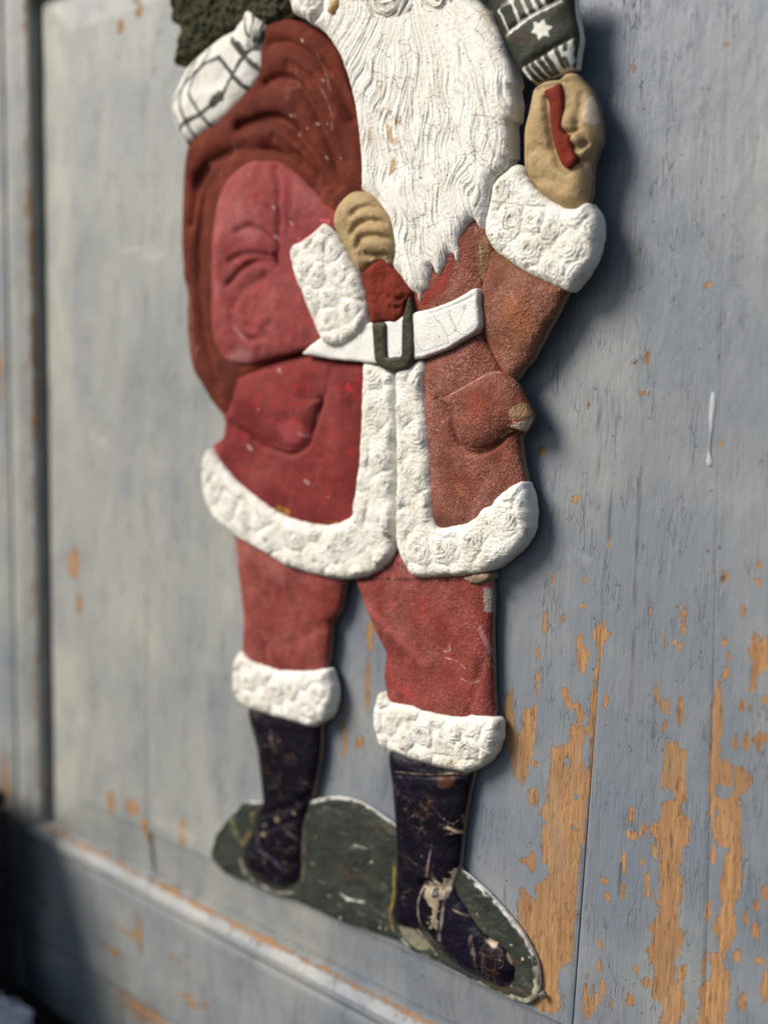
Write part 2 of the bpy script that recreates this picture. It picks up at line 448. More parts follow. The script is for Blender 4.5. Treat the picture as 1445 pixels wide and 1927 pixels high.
PEELS = [
 [(952,1311),(961,1294),(967,1298),(962,1332),(971,1360),(974,1394),(980,1360),(985,1329),(997,1334),(1011,1324),(1009,1367),(1002,1415),(993,1457),(981,1484),(969,1460),(959,1426),(947,1401),(945,1346)],
 [(1113,1187),(1132,1170),(1149,1194),(1134,1211),(1135,1228),(1128,1256),(1123,1280),(1123,1311),(1118,1367),(1116,1408),(1115,1450),(1111,1479),(1104,1513),(1102,1565),(1092,1590),(1090,1621),(1087,1669),(1083,1721),(1080,1773),(1073,1804),(1063,1825),(1052,1842),(1063,1873),(1049,1911),(1015,1900),(990,1880),(985,1800),(985,1759),(973,1731),(973,1700),(983,1669),(1000,1690),(1011,1697),(1007,1666),(1035,1648),(1031,1631),(1021,1621),(1018,1558),(1031,1548),(1012,1531),(1025,1510),(1031,1472),(1035,1437),(1037,1391),(1045,1408),(1066,1401),(1075,1363),(1083,1364),(1082,1339),(1063,1329),(1056,1291),(1070,1298),(1076,1318),(1094,1325),(1097,1353),(1089,1370),(1108,1363),(1109,1311),(1118,1284),(1115,1266),(1125,1235),(1123,1208),(1111,1201)],
 [(1083,1197),(1094,1189),(1097,1215),(1109,1232),(1102,1256),(1097,1270),(1087,1254)],
 [(1006,1277),(1012,1254),(1018,1273),(1012,1315),(1006,1313)],
 [(1277,1138),(1290,1137),(1288,1194),(1279,1180)],
 [(1248,1391),(1274,1398),(1291,1419),(1286,1439),(1289,1467),(1291,1507),(1274,1517),(1288,1538),(1300,1548),(1296,1590),(1282,1600),(1277,1635),(1281,1676),(1275,1738),(1288,1759),(1277,1801),(1263,1811),(1280,1822),(1294,1811),(1288,1842),(1279,1863),(1291,1887),(1277,1927),(1277,1960),(1232,1960),(1246,1894),(1222,1873),(1232,1828),(1215,1787),(1232,1752),(1239,1704),(1239,1642),(1239,1593),(1215,1558),(1239,1545),(1243,1513),(1268,1504),(1266,1488),(1246,1482),(1246,1434)],
 [(1336,1322),(1346,1298),(1355,1270),(1357,1311),(1360,1367),(1353,1439),(1367,1422),(1381,1446),(1395,1439),(1416,1460),(1409,1484),(1391,1496),(1395,1565),(1398,1648),(1384,1697),(1381,1773),(1360,1811),(1377,1842),(1364,1925),(1364,1960),(1312,1960),(1315,1860),(1339,1835),(1336,1787),(1360,1801),(1339,1745),(1357,1704),(1353,1669),(1360,1614),(1374,1597),(1357,1590),(1339,1576),(1332,1479),(1334,1427)],
 [(1405,1225),(1422,1180),(1429,1208),(1445,1194),(1470,1190),(1470,1290),(1450,1277),(1433,1256),(1416,1304),(1409,1304),(1416,1249)],
]
ISLES = [(1101,1415,8,36),(1066,1432,5,9),(1084,1500,5,7),(1078,1558,6,5),(1359,1490,14,13),(1349,1529,5,7),(1270,1833,4,16),(1058,1850,9,30),(1380,1470,5,22)]
SPOTS = [(1012,1232,3,11),(1026,1170,4,20),(1042,1087,3,9),(1101,1092,3,6),(1097,1140,5,5),(1143,1022,2,8),(1140,1320,4,12),
 (1251,1206,2,10),(1267,1209,5,5),(1279,1216,4,8),(1222,1147,3,8),(1234,1304,4,12),(1250,1330,7,14),(1250,1367,4,8),(1279,1342,6,25),
 (1422,1704,6,14),(1402,1725,4,10),(1421,1749,6,14),(1388,1801,5,10),(1440,1680,8,16),(1440,1856,8,25),(1395,1887,6,14),(1430,1808,10,6),
 (1189,1531,5,17),(1189,1572,10,9),(1208,1565,4,10),(1229,1603,6,12),(1208,1622,5,5),(1218,1666,6,30),(1172,1621,5,14),(1137,1657,8,7),
 (1170,1680,5,15),(1142,1687,6,9),(1130,1776,3,13),(1128,1818,4,11),(1224,1744,4,9),(1196,1825,3,7),(1132,1863,4,25),(1331,1714,5,15),
 (1341,1607,4,22),(1322,1821,3,20),(1101,1877,5,30),(1111,1894,4,25),(1149,1891,3,9),(1187,1884,4,10),(1215,1849,8,9),(1120,1890,3,20),
 (696,1195,6,26),(692,1290,5,47),(649,1385,4,38),(672,1401,3,8),(681,1393,3,10),(209,1508,8,20),(250,1520,12,14),(343,1566,7,24),(271,1552,7,14),
 (1217,675,6,11),(1208,741,7,4),(1109,760,2,5),(1020,848,5,9),(1085,939,7,6),(1194,684,4,6),(1332,536,5,4),(1357,832,3,5),(1193,129,4,5),
 (1366,83,4,4),(1384,493,3,6),(1362,1086,7,12),(1059,1164,3,9),(1364,1208,4,9),(1368,1233,4,8),(1427,1063,4,6),(1425,1096,4,8),(1398,1150,4,12),
 (1005,1438,5,6),(1004,1500,9,18),(1000,1620,8,18),(985,1620,9,6),(1395,1325,4,12),(1383,1400,5,12),(1402,1395,6,16),(1425,1400,5,12),(1440,1390,9,8),
 (1410,1333,4,6),(1437,1318,5,10),(1366,1265,4,14),(262,21,7,12),(228,50,7,14),(143,1058,7,30),(150,1135,6,18)]
HOLES = [(1022,846,2.5,5),(1085,939,2.5,2.5),(1194,683,2.5,3.5),(1059,1163,2.2,6),(1360,1088,4,7),(1193,130,1.8,2),(1078,1250,1.5,2)]
DARKS = [(110,665,9,9),(165,640,10,9),(964,1125,10,9),(1171,1128,3,2),(1078,130,2,2),(1285,175,6,5),(1181,424,4,4),(1222,1210,2,2),(1284,722,2,3),(1286,960,5,4)]
PALES = [(175,815,10,14),(192,828,10,12),(152,1355,12,16),(260,470,40,9),(1205,733,9,4),(1238,205,3,3),(1255,272,3,4),(1270,312,3,3),(1378,315,5,4),(1388,350,5,5),(1395,370,5,5),(155,130,16,34),
         (1209,1587,4,3),(1068,1073,2,2),(1372,590,3,9),(330,1560,50,14),(290,480,30,12)]

def ell(P):
    q = np.array([(a[0], a[1]) for a in P], float)
    c = door_at(q)
    ex = door_at(q + np.array([[a[2], 0] for a in P]))
    ez = door_at(q + np.array([[0, a[3]] for a in P]))
    return np.c_[c, np.abs(ex[:, 0] - c[:, 0]), np.abs(ez[:, 1] - c[:, 1])]
PEELW = [door_at(np.array(p, float)) for p in PEELS]
ISLW, SPOTW, HOLEW, DARKW, PALEW = ell(ISLES), ell(SPOTS), ell(HOLES), ell(DARKS), ell(PALES)

def peel_field(x, z):
    r = np.full(x.shape, -9.0)
    for p in PEELW:
        lo = p.min(0) - 0.01; hi = p.max(0) + 0.01
        k = (x > lo[0]) & (x < hi[0]) & (z > lo[1]) & (z < hi[1])
        if k.any():
            r[k] = np.maximum(r[k], sdf(x[k], z[k], p) * 1000 * 1.6)
    def e(a):
        dx = (x - a[0]) / a[2]; dz = (z - a[1]) / a[3]
        q = np.sqrt(dx * dx + dz * dz)
        return (1 - q) * min(a[2], a[3]) * 1000 * 1.6
    for a in SPOTW:
        k = (np.abs(x - a[0]) < a[2] * 4 + 0.004) & (np.abs(z - a[1]) < a[3] * 4 + 0.004)
        if k.any():
            v = e(a)
            r = np.where(k, np.maximum(r, np.where(v > 0, v + 1.0, v * 1.0)), r)
    low = ss(0.05, -0.22, z) * ss(0.07, 0.14, x)
    r = np.maximum(r, -4.6 + low * (2.3 + 3.0 * fbm(x * 95, z * 22, 3, 64)))
    for a in ISLW:
        r = np.minimum(r, -e(a) * 1.2)
    return np.clip(r, -6, 6)

def door_tint(x, z):
    t = np.zeros(x.shape + (4,))
    for arr, col, amt in ((PALEW, (0.44, 0.43, 0.40), 0.5), (DARKW, (0.10, 0.10, 0.095), 0.55), (HOLEW, (0.012, 0.009, 0.007), 1.0)):
        for a in arr:
            q = np.sqrt(((x - a[0]) / a[2])**2 + ((z - a[1]) / a[3])**2)
            al = ss(1.15, 0.55, q) * amt * (np.clip(0.65 + 0.9 * gn(x * 500, z * 400, 3), 0, 1) if amt < 1 else 1)
            k = al > t[..., 3]
            t[k, :3] = col; t[..., 3] = np.where(k, al, t[..., 3])
    # hairline splits that follow the grain
    for pl in ([(1214,660),(1211,740),(1203,900),(1197,1021),(1191,1225),(1186,1330)], [(1171,650),(1160,800),(1149,946),(1146,1015)],
               [(1262,1166),(1266,1200)], [(1168,1625),(1164,1700)], [(1060,505),(1052,640)], [(1128,750),(1124,960)], [(1230,1310),(1228,1390)]):
        p = door_at(np.array(pl, float))
        d = sdf(x, z, p, closed=False)
        al = ss(0.0011, 0.0002, d) * 0.7 * np.clip(0.6 + 1.2 * gn(x * 30, z * 60, 9), 0, 1)
        k = al > t[..., 3]
        t[k, :3] = (0.05, 0.045, 0.045); t[..., 3] = np.where(k, al, t[..., 3])
    return t

def left_light_and_grime_of(x, z):  # brighter warm light at the left put into paint colour, plus moulding grime
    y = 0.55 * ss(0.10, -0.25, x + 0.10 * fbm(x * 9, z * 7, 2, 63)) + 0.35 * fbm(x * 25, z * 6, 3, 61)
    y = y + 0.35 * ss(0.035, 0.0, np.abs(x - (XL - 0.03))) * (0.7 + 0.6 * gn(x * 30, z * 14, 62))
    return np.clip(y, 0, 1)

def jline(p, q):
    a = door_at(np.array([p, q], float))
    k = (a[1, 0] - a[0, 0]) / (a[1, 1] - a[0, 1])
    return lambda z: a[0, 0] + k * (z - a[0, 1])
J1 = lambda z: np.full_like(z, -0.2216)
J2 = jline((1160, 800), (1076, 1927))
J3 = jline((1346, 1000), (1329, 1749))
JR = lambda z: np.full_like(z, XR)
JL = lambda z: np.full_like(z, XL)
GAP = [lambda z: 0.0006 * ss(-0.17, -0.25, z), lambda z: 0.00003 + 0.00042 * ss(0.0, -0.22, z), lambda z: 0.00003 + 0.00010 * ss(0.05, -0.1, z)]
NO = lambda z: np.zeros_like(z)

def plank(left, right, gl, gr, step, dy):
    nz = int((ZT - ZB) / step) + 1
    z = np.linspace(ZB, ZT, nz)
    a = left(z) + gl(z); b = right(z) - gr(z)
    nx = max(3, int((b - a).mean() / step) + 1)
    t = np.linspace(0, 1, nx)
    X = a[:, None] + (b - a)[:, None] * t[None, :]
    Zg = np.repeat(z[:, None], nx, 1)
    edge = np.minimum(X - a[:, None], b[:, None] - X)
    gg = np.maximum(gl(z), gr(z))[:, None]
    Y = np.minimum(0.0006, gg * 1.5) * (1 - ss(0, 0.0012, edge)) + dy + 0.0004 * gn(X * 14, Zg * 3, 2)
    V = np.stack([X, Y, Zg], -1).reshape(-1, 3)
    idx = np.arange(nz * nx).reshape(nz, nx)
    Q = np.stack([idx[:-1, :-1], idx[:-1, 1:], idx[1:, 1:], idx[1:, :-1]], -1).reshape(-1, 4)
    # thickness: the four edges fold back 8 mm
    rim = np.concatenate([idx[0, :], idx[1:, -1], idx[-1, -2::-1], idx[-2:0:-1, 0]])
    base = len(V)
    V2 = V[rim].copy(); V3 = V2.copy(); V3[:, 1] += 0.008
    k = np.arange(len(rim)); kn = (k + 1) % len(rim); nr_ = len(rim)
    Qs = np.stack([base + kn, base + k, base + nr_ + k, base + nr_ + kn], -1)
    V2 = np.concatenate([V2, V3])
    Va = np.concatenate([V, V2]); Qa = np.concatenate([Q, Qs])
    o = quad_mesh('plank', Va + DOFF, Qa, [M['door']], door)
    set_attr(o, 'left_light_and_grime', left_light_and_grime_of(Va[:, 0], Va[:, 2]))
    set_attr(o, 'peel', np.concatenate([peel_field(V[:, 0], V[:, 2]), np.full(len(V2), -6.0)]))
    set_attr(o, 'tint', np.concatenate([door_tint(V[:, 0], V[:, 2]), np.zeros((len(V2), 4))]), 'FLOAT_COLOR')
    return o
plank(JL, J1, NO, GAP[0], 0.003, 0.0)
plank(J1, J2, GAP[0], GAP[1], 0.0016, 0.0)
plank(J2, J3, GAP[1], GAP[2], 0.0011, -0.00004)
plank(J3, JR, GAP[2], NO, 0.0018, 0.0)

# raised-and-fielded edge and mouldings: (left offset, bottom/top offset, depth, wear)
BEVEL = [(-0.0005, -0.0005, 0.0085, -6), (0.0, 0.0, 0.0002, -2.4), (0.0006, 0.0006, 0.0024, -3.0), (0.022, 0.017, 0.0040, -3.0), (0.044, 0.0335, 0.0060, -3.2), (0.0445, 0.034, 0.016, -6)]
MOULD = [(0.0500, 0.0338, 0.018, -6), (0.0500, 0.0345, 0.0015, -1.6), (0.0508, 0.0354, -0.0022, 1.0), (0.0530, 0.0362, -0.0038, -0.4), (0.0570, 0.0380, -0.0050, -1.8), (0.0640, 0.0415, -0.0072, -2.6),
         (0.0720, 0.0450, -0.0080, -2.4), (0.0775, 0.0472, -0.0072, -1.9), (0.0795, 0.0478, -0.0040, -3), (0.0825, 0.0488, -0.0035, -3), (0.0832, 0.0492, -0.0052, -4)]

def strip(name, prof, side, a, b, step=0.004):
    """one run of a profile; side L runs along z, B / T along x, mitred into the corners"""
    n = int(abs(b - a) / step) + 2
    t = np.linspace(0, 1, n)
    V = []; wear = []
    for (sl_, sb, y, wr) in prof:
        if side == 'L':
            z = (ZB - sb) + ((ZT + sb) - (ZB - sb)) * t
            x = np.full(n, XL - sl_)
            u = z
            wr = wr - 3.2 * (1 - ss(0.0, 0.05, z) * ss(0.24, 0.17, z)) if wr > 0 else wr
        else:
            xa = XL - sl_ if a == XL else a
            x = xa + (b - xa) * t
            z = np.full(n, ZB - sb if side == 'B' else ZT + sb)
            u = x
        wob = 0.0003 * gn(u * 25, np.full(n, sl_ * 90), 6)
        V.append(np.stack([x, np.full(n, y) + wob, z], -1))
        wear.append(wr + 1.5 * gn(u * 28, np.full(n, sl_ * 260.0), 7) + 0.9 * gn(u * 90, np.full(n, sl_ * 260.0), 8))
    V = np.array(V); k = len(prof)
    idx = np.arange(k * n).reshape(k, n)
    Q = np.stack([idx[:-1, :-1], idx[:-1, 1:], idx[1:, 1:], idx[1:, :-1]], -1).reshape(-1, 4)
    if side in 'LT':
        Q = Q[:, ::-1]
    Vf = V.reshape(-1, 3)
    o = quad_mesh(name, Vf + DOFF, Q, [M['door']], door, smooth=False)
    pl = np.maximum(np.array(wear).reshape(-1), peel_field(Vf[:, 0], Vf[:, 2]))
    set_attr(o, 'peel', pl)
    set_attr(o, 'left_light_and_grime', left_light_and_grime_of(Vf[:, 0], Vf[:, 2]))
    set_attr(o, 'tint', np.zeros((len(Vf), 4)), 'FLOAT_COLOR')
    return o
strip('panel_bevel', BEVEL, 'L', ZB, ZT)
JX = -0.2205
strip('panel_bevel', BEVEL, 'B', XL, JX - 0.0016)
strip('panel_bevel', BEVEL, 'B', JX + 0.0016, 0.1332)
strip('panel_bevel', BEVEL, 'B', 0.1340, XR)
strip('panel_bevel', BEVEL, 'T', XL, XR)
strip('moulding', MOULD, 'L', ZB, ZT)
strip('moulding', MOULD, 'B', XL, XR)
strip('moulding', MOULD, 'T', XL, XR)

def board(name, x0, x1, z0, z1, y, thick, step, streaks=(), seed=1, horiz=False):
    nx = int((x1 - x0) / step) + 2; nz = int((z1 - z0) / step) + 2
    X, Zg = np.meshgrid(np.linspace(x0, x1, nx), np.linspace(z0, z1, nz))
    e = np.minimum(np.minimum(X - x0, x1 - X), np.minimum(Zg - z0, z1 - Zg))
    Y = y + 0.0012 * (1 - ss(0, 0.002, e)) + 0.0004 * gn(X * (3 if horiz else 14), Zg * (14 if horiz else 3), seed)
    V = np.stack([X, Y, Zg], -1).reshape(-1, 3)
    idx = np.arange(nz * nx).reshape(nz, nx)
    Q = np.stack([idx[:-1, :-1], idx[:-1, 1:], idx[1:, 1:], idx[1:, :-1]], -1).reshape(-1, 4)
    rim = np.concatenate([idx[0, :], idx[1:, -1], idx[-1, -2::-1], idx[-2:0:-1, 0]])
    V2 = V[rim].copy(); V3 = V2.copy(); V3[:, 1] = y + thick
    k = np.arange(len(rim)); kn = (k + 1) % len(rim); nr_ = len(rim)
    Qs = np.stack([len(V) + kn, len(V) + k, len(V) + nr_ + k, len(V) + nr_ + kn], -1)
    V2 = np.concatenate([V2, V3])
    o = quad_mesh(name, np.concatenate([V, V2]) + DOFF, np.concatenate([Q, Qs]), [M['door']], door)
    Vb = np.concatenate([V, V2])
    set_attr(o, 'left_light_and_grime', left_light_and_grime_of(Vb[:, 0], Vb[:, 2]) * 0.7)
    p = -4.2 + 3.6 * fbm(V[:, 0] * (9 if horiz else 50), V[:, 2] * (75 if horiz else 12), 3, seed + 4) * 1.5
    for (px, py, hw, hh) in streaks:
        c = door_at(np.array([(px, py), (px + hw, py)], float), y)
        dx = (V[:, 0] - c[0, 0]) / (abs(c[1, 0] - c[0, 0])); dz = (V[:, 2] - c[0, 1]) / (hh * 0.0004)
        p = np.maximum(p, (1.0 - np.sqrt(dx * dx + dz * dz)) * 1.6)
    set_attr(o, 'peel', np.clip(np.concatenate([p, np.full(len(V2), -5.0)]), -6, 6))
    set_attr(o, 'tint', np.zeros((len(V) + len(V2), 4)), 'FLOAT_COLOR')
    return o
board('stile', -0.85, XL - 0.0836, FLOOR_Z + 0.003, 0.50, -0.0070, 0.03, 0.004, [(12, 1470, 8, 40), (2, 700, 4, 40)], 21)
board('rail', XL - 0.0832, XR, ZB - 0.1320, ZB - 0.0496, -0.0062, 0.03, 0.0028,
      [(262, 1765, 5, 30), (215, 1790, 20, 6), (235, 1752, 22, 4), (325, 1802, 20, 4), (85, 1700, 12, 7), (360, 1885, 11, 9), (390, 1895, 6, 7), (1060, 1990, 20, 20)], 31, True)
board('plinth', XL - 0.0830, XR, FLOOR_Z + 0.002, ZB - 0.1350, -0.0035, 0.03, 0.004, [(255, 1895, 26, 16), (285, 1912, 18, 14)], 41, True)
board('rail', XL - 0.0832, XR, ZT + 0.0496, 0.50, -0.0062, 0.03, 0.006, [], 51, True)
box('door_back', -0.85, XR, 0.022, 0.03, FLOOR_Z + 0.003, 0.50, M['gap'], door).location = DOFF

# white drip of paint
dp = door_at(spline([(1338,740),(1343,739),(1346,744),(1345,770),(1342,788),(1341,804),(1337,829),(1336,852),(1340,868),(1337,877),(1333,877),(1328,869),(1333,848),(1334.5,828),(1335,811),(1334,777)], True, 2))
ctr = np.array([1.0, 0.0]) * 0
Vd = [(p[0], -0.0002, p[1]) for p in dp]
mid = dp.mean(0)
n_ = len(dp)
cen = []
for i in range(n_):
    j = np.argmin(np.abs(dp[:, 1] - dp[i, 1]) + np.where(np.abs(np.arange(n_) - i) < 3, 9, 0))
    cen.append((dp[i] + dp[j]) / 2 * 0.7 + dp[i] * 0.3)
Vd += [(p[0], -0.0006, p[1]) for p in cen]
Fd = [(i, (i + 1) % n_, n_ + (i + 1) % n_, n_ + i) for i in range(n_)] + [tuple(range(n_, 2 * n_))]
mesh_obj('paint_drip', np.array(Vd) + DOFF, Fd, M['chip'], door, True)

# ------------------------------------------------------------------ floor and what lies at the door's foot
fl = mesh_obj('floor', [(-30, -30, FLOOR_Z), (30, -30, FLOOR_Z), (30, 30, FLOOR_Z), (-30, 30, FLOOR_Z)], [(0, 1, 2, 3)], M['floor'])
fl['kind'] = 'structure'

CR = empty('shade_crate', (-0.502, -0.12, FLOOR_Z))  # mostly out of view; added to shade the door's lower left corner
tag(CR, 'dark wooden box added at the left edge, shading the lower door', 'box')
def slat(x0, x1, y0, y1, z0, z1):
    return box('slat', x0, x1, y0, y1, z0, z1, M['crate'], CR)
CW_, CD_, CH_ = 0.15, 0.085, 0.185
for k in range(4):
    z0 = 0.0004 + k * CH_ / 4; z1 = z0 + CH_ / 4 - 0.004
    slat(-CW_, CW_, -CD_, -CD_ + 0.012, z0, z1); slat(-CW_, CW_, CD_ - 0.012, CD_, z0, z1)
    slat(-CW_, -CW_ + 0.012, -CD_ + 0.0125, CD_ - 0.0125, z0, z1); slat(CW_ - 0.012, CW_, -CD_ + 0.0125, CD_ - 0.0125, z0, z1)
for k in range(3):
    slat(-CW_ + 0.001 + k * 0.1, -CW_ + 0.097 + k * 0.1, -CD_ + 0.001, CD_ - 0.001, CH_ + 0.001, CH_ + 0.011)

# crumpled pale paper on the floor at the corner of the added box
pv = []; pf = []
for i in range(13):
    for j in range(20):
        a = math.pi * i / 12; b = 2 * math.pi * j / 20
        n_x, n_y, n_z = math.sin(a) * math.cos(b), math.sin(a) * math.sin(b), math.cos(a)
        rr = 0.023 * (1 + 0.28 * float(gn(np.array([n_x * 2.3 + n_z]), np.array([n_y * 2.3 - n_z]), 91)[0]) + 0.10 * random.uniform(-1, 1))
        pv.append((n_x * rr * 1.2, n_y * rr, n_z * rr * 0.95 + 0.0215))
for i in range(12):
    for j in range(20):
        k = (j + 1) % 20
        pf.append((i * 20 + j, (i + 1) * 20 + j, (i + 1) * 20 + k, i * 20 + k))
pap = mesh_obj('crumpled_paper', pv, pf, M['pale'])
pap.location = (-0.326, -0.062, FLOOR_Z)
tag(pap, 'blurred pale lavender crumpled thing on dark floor in the bottom left corner', 'paper')

# ------------------------------------------------------------------ the embossed figure
FIG0 = np.array([-0.05, -0.0022, -0.2525])
TILT = 0.018
fig = empty('embossed_figure', FIG0, (TILT, 0, 0))
tag(fig, 'embossed painted figure of a white bearded man in red coat hanging on grey door', 'wall decoration')
RT = np.array(Matrix.Rotation(TILT, 3, 'X'))          # local -> world
CL = RT.T @ (CAM - FIG0)

def warp_h(u, v):
    """how far the old board bows away from the door"""
    return 0.0030 * ss(0.02, 0.16, u) * ss(0.24, 0.40, v) + 0.001 * np.sin(u * 20 + v * 9)

def at(P, h):
    P = np.asarray(P, float).reshape(-1, 2)
    d = rays(P) @ RT            # local directions
    uv = np.zeros((len(P), 2)); uv[:, 1] = 0.3
    for _ in range(8):
        hh = h + warp_h(uv[:, 0], uv[:, 1])
        t = (-hh - CL[1]) / d[:, 1]
        q = CL + d * t[:, None]
        uv = q[:, [0, 2]]
    return uv

class Ctx:
    pass

def relief(name, parent, P, base, T, wid, mat, fn=None, hz=None, step=0.00055, skirt=None, paint=None, rag=0.0, ragf=300, n=4, low=-0.0012, expo=0.5):
    """one embossed part: outline P (traced on the board), rim height base, rounded rise T over width wid, plus fn(u, v, d, q)"""
    hz = base + 0.25 * T if hz is None else hz
    C = at(spline(P, True, n), hz)
    if rag > 0:
        # resample and roughen
        seg = np.linalg.norm(np.roll(C, -1, 0) - C, axis=1); L = seg.sum()
        s = np.concatenate([[0], np.cumsum(seg)]); m_ = int(L / 0.0012)
        tt = np.linspace(0, L, m_, endpoint=False)
        Cc = np.vstack([C, C[:1]])
        C = np.stack([np.interp(tt, s, Cc[:, 0]), np.interp(tt, s, Cc[:, 1])], -1)
        tg = np.roll(C, -1, 0) - np.roll(C, 1, 0); tg /= np.linalg.norm(tg, axis=1)[:, None] + 1e-12
        nr = np.stack([tg[:, 1], -tg[:, 0]], -1)
        C = C + nr * (rag * fbm(C[:, 0] * ragf, C[:, 1] * ragf, 3, 77))[:, None]
    lo = C.min(0) - 2 * step; hi = C.max(0) + 2 * step
    nx = int((hi[0] - lo[0]) / step) + 2; ny = int((hi[1] - lo[1]) / step) + 2
    U, Vv = np.meshgrid(lo[0] + np.arange(nx) * step, lo[1] + np.arange(ny) * step)
    d, cx, cy = sdf(U.ravel(), Vv.ravel(), C, True, True)
    u = U.ravel().copy(); v = Vv.ravel().copy()
    ins = d > step * 0.25
    idx = np.arange(nx * ny).reshape(ny, nx)
    cells = np.stack([idx[:-1, :-1], idx[:-1, 1:], idx[1:, 1:], idx[1:, :-1]], -1).reshape(-1, 4)
    cells = cells[ins[cells].any(1)]
    used = np.unique(cells)
    snap = used[~ins[used]]
    u[snap] = cx[snap]; v[snap] = cy[snap]; d[snap] = 0.0
    re = np.full(nx * ny, -1, np.int64); re[used] = np.arange(len(used))
    Q = re[cells]; u = u[used]; v = v[used]; d = np.maximum(d[used], 0.0)
    q = np.clip(d / wid, 0, 1)
    h = base + T * (1 - (1 - q)**2)**expo
    if fn is not None:
        h = h + fn(u, v, d, q) * ss(0, 0.0035, d)
    hw = h + warp_h(u, v)
    Vt = np.stack([u, -hw, v], -1)
    E = np.concatenate([Q[:, [0, 1]], Q[:, [1, 2]], Q[:, [2, 3]], Q[:, [3, 0]]])
    key = np.minimum(E[:, 0], E[:, 1]) * len(u) + np.maximum(E[:, 0], E[:, 1])
    uq, fi, cnt = np.unique(key, return_index=True, return_counts=True)
    B = E[fi[cnt == 1]]
    bv = np.unique(B)
    rb = np.full(len(u), -1, np.int64); rb[bv] = len(u) + np.arange(len(bv))
    mid = Vt[bv].copy()
    low_ = Vt[bv].copy(); low_[:, 1] = -(low + warp_h(u[bv], v[bv]))
    nb = len(bv)
    Vt = np.concatenate([Vt, mid, low_])
    Qs = np.stack([B[:, 1], B[:, 0], rb[B[:, 0]], rb[B[:, 1]]], -1)
    Qs = np.stack([rb[B[:, 1]], rb[B[:, 0]], rb[B[:, 0]] + nb, rb[B[:, 1]] + nb], -1)
    mi = np.concatenate([np.zeros(len(Q)), np.ones(len(Qs))])
    o = quad_mesh(name, Vt, np.concatenate([Q, Qs]), [mat, skirt or mat], parent, mi)
    tint = np.zeros((len(Vt), 4))
    grimy = mat is M['fur'] and name != 'fur_trim'
    if grimy and paint is None:
        paint = lambda c: None
    if paint is not None:
        c = Ctx(); c.u = u; c.v = v; c.d = d; c.hz = base + T; c.t = np.zeros((len(u), 4))
        paint(c)
        if grimy: grime(c)
        tint[:len(u)] = c.t
    set_attr(o, 'tint', tint, 'FLOAT_COLOR')
    return o

def lay(c, col, al):
    al = np.clip(al, 0, 1)
    a0 = c.t[:, 3]
    na = al + a0 * (1 - al)
    for k in range(3):
        c.t[:, k] = np.where(na > 1e-6, (col[k] * al + c.t[:, k] * a0 * (1 - al)) / np.maximum(na, 1e-6), 0)
    c.t[:, 3] = na

def stroke(c, pl, wid, col, amt=1.0, h=None, jit=0.35, brk=0.9):
    """painted line: half-width wid (mm) along pl, wid may vary along the line"""
    p = at(spline(pl, False, 5), c.hz if h is None else h)
    k = (c.u > p[:, 0].min() - 0.01) & (c.u < p[:, 0].max() + 0.01) & (c.v > p[:, 1].min() - 0.01) & (c.v < p[:, 1].max() + 0.01)
    al = np.zeros(len(c.u))
    if k.any():
        d = sdf(c.u[k], c.v[k], p, False) * 1000
        w_ = wid * (1 + jit * gn(c.u[k] * 350, c.v[k] * 350, 5))
        al[k] = ss(w_ + 0.22, w_ - 0.22, d) * amt * np.clip(1.05 - brk * 0.5 + brk * 1.5 * fbm(c.u[k] * 170, c.v[k] * 170, 3, 6), 0, 1)
    lay(c, col, al)

def patch(c, poly, col, amt=1.0, soft=0.4, rag=0.6, h=None, f=400):
    p = at(spline(poly, True, 3), c.hz if h is None else h)
    d = sdf(c.u, c.v, p) * 1000 + rag * fbm(c.u * f, c.v * f, 3, 41)
    lay(c, col, ss(-soft, soft, d) * amt)

def line_d(u, v, pl, h):
    p = at(spline(pl, False, 4), h)
    return sdf(u, v, p, False)

def grooves(lines, h):
    """lines: (polyline, depth mm, width mm); returns a height function"""
    def f(u, v, d=None, q=None):
        r = np.zeros(len(u))
        for pl, dep, wd in lines:
            dd = line_d(u, v, pl, h) * 1000
            r -= dep * 0.001 * np.exp(-(dd / wd)**2)
        return r
    return f

def bumps(pts, h):
    def f(u, v, d=None, q=None):
        r = np.zeros(len(u))
        for px, py, rad, amp in pts:
            c = at([(px, py)], h)[0]
            dd = ((u - c[0])**2 + (v - c[1])**2) * 1e6
            r += amp * 0.001 * np.exp(-dd / rad**2)
        return r
    return f

LAST = {'pts': []}
def grime(c):
    """olive grey dirt lodged in the eyes of the curls"""
    for p in LAST['pts']:
        rr = np.hypot(c.u - p[0], c.v - p[1]) * 1000 + 1.1 * gn(c.u * 420, c.v * 420, 15)
        lay(c, (0.36, 0.34, 0.25), 0.75 * ss(3.0, 0.3, rr) * np.clip(0.5 + 1.4 * gn(c.u * 150, c.v * 150, 16), 0, 1))

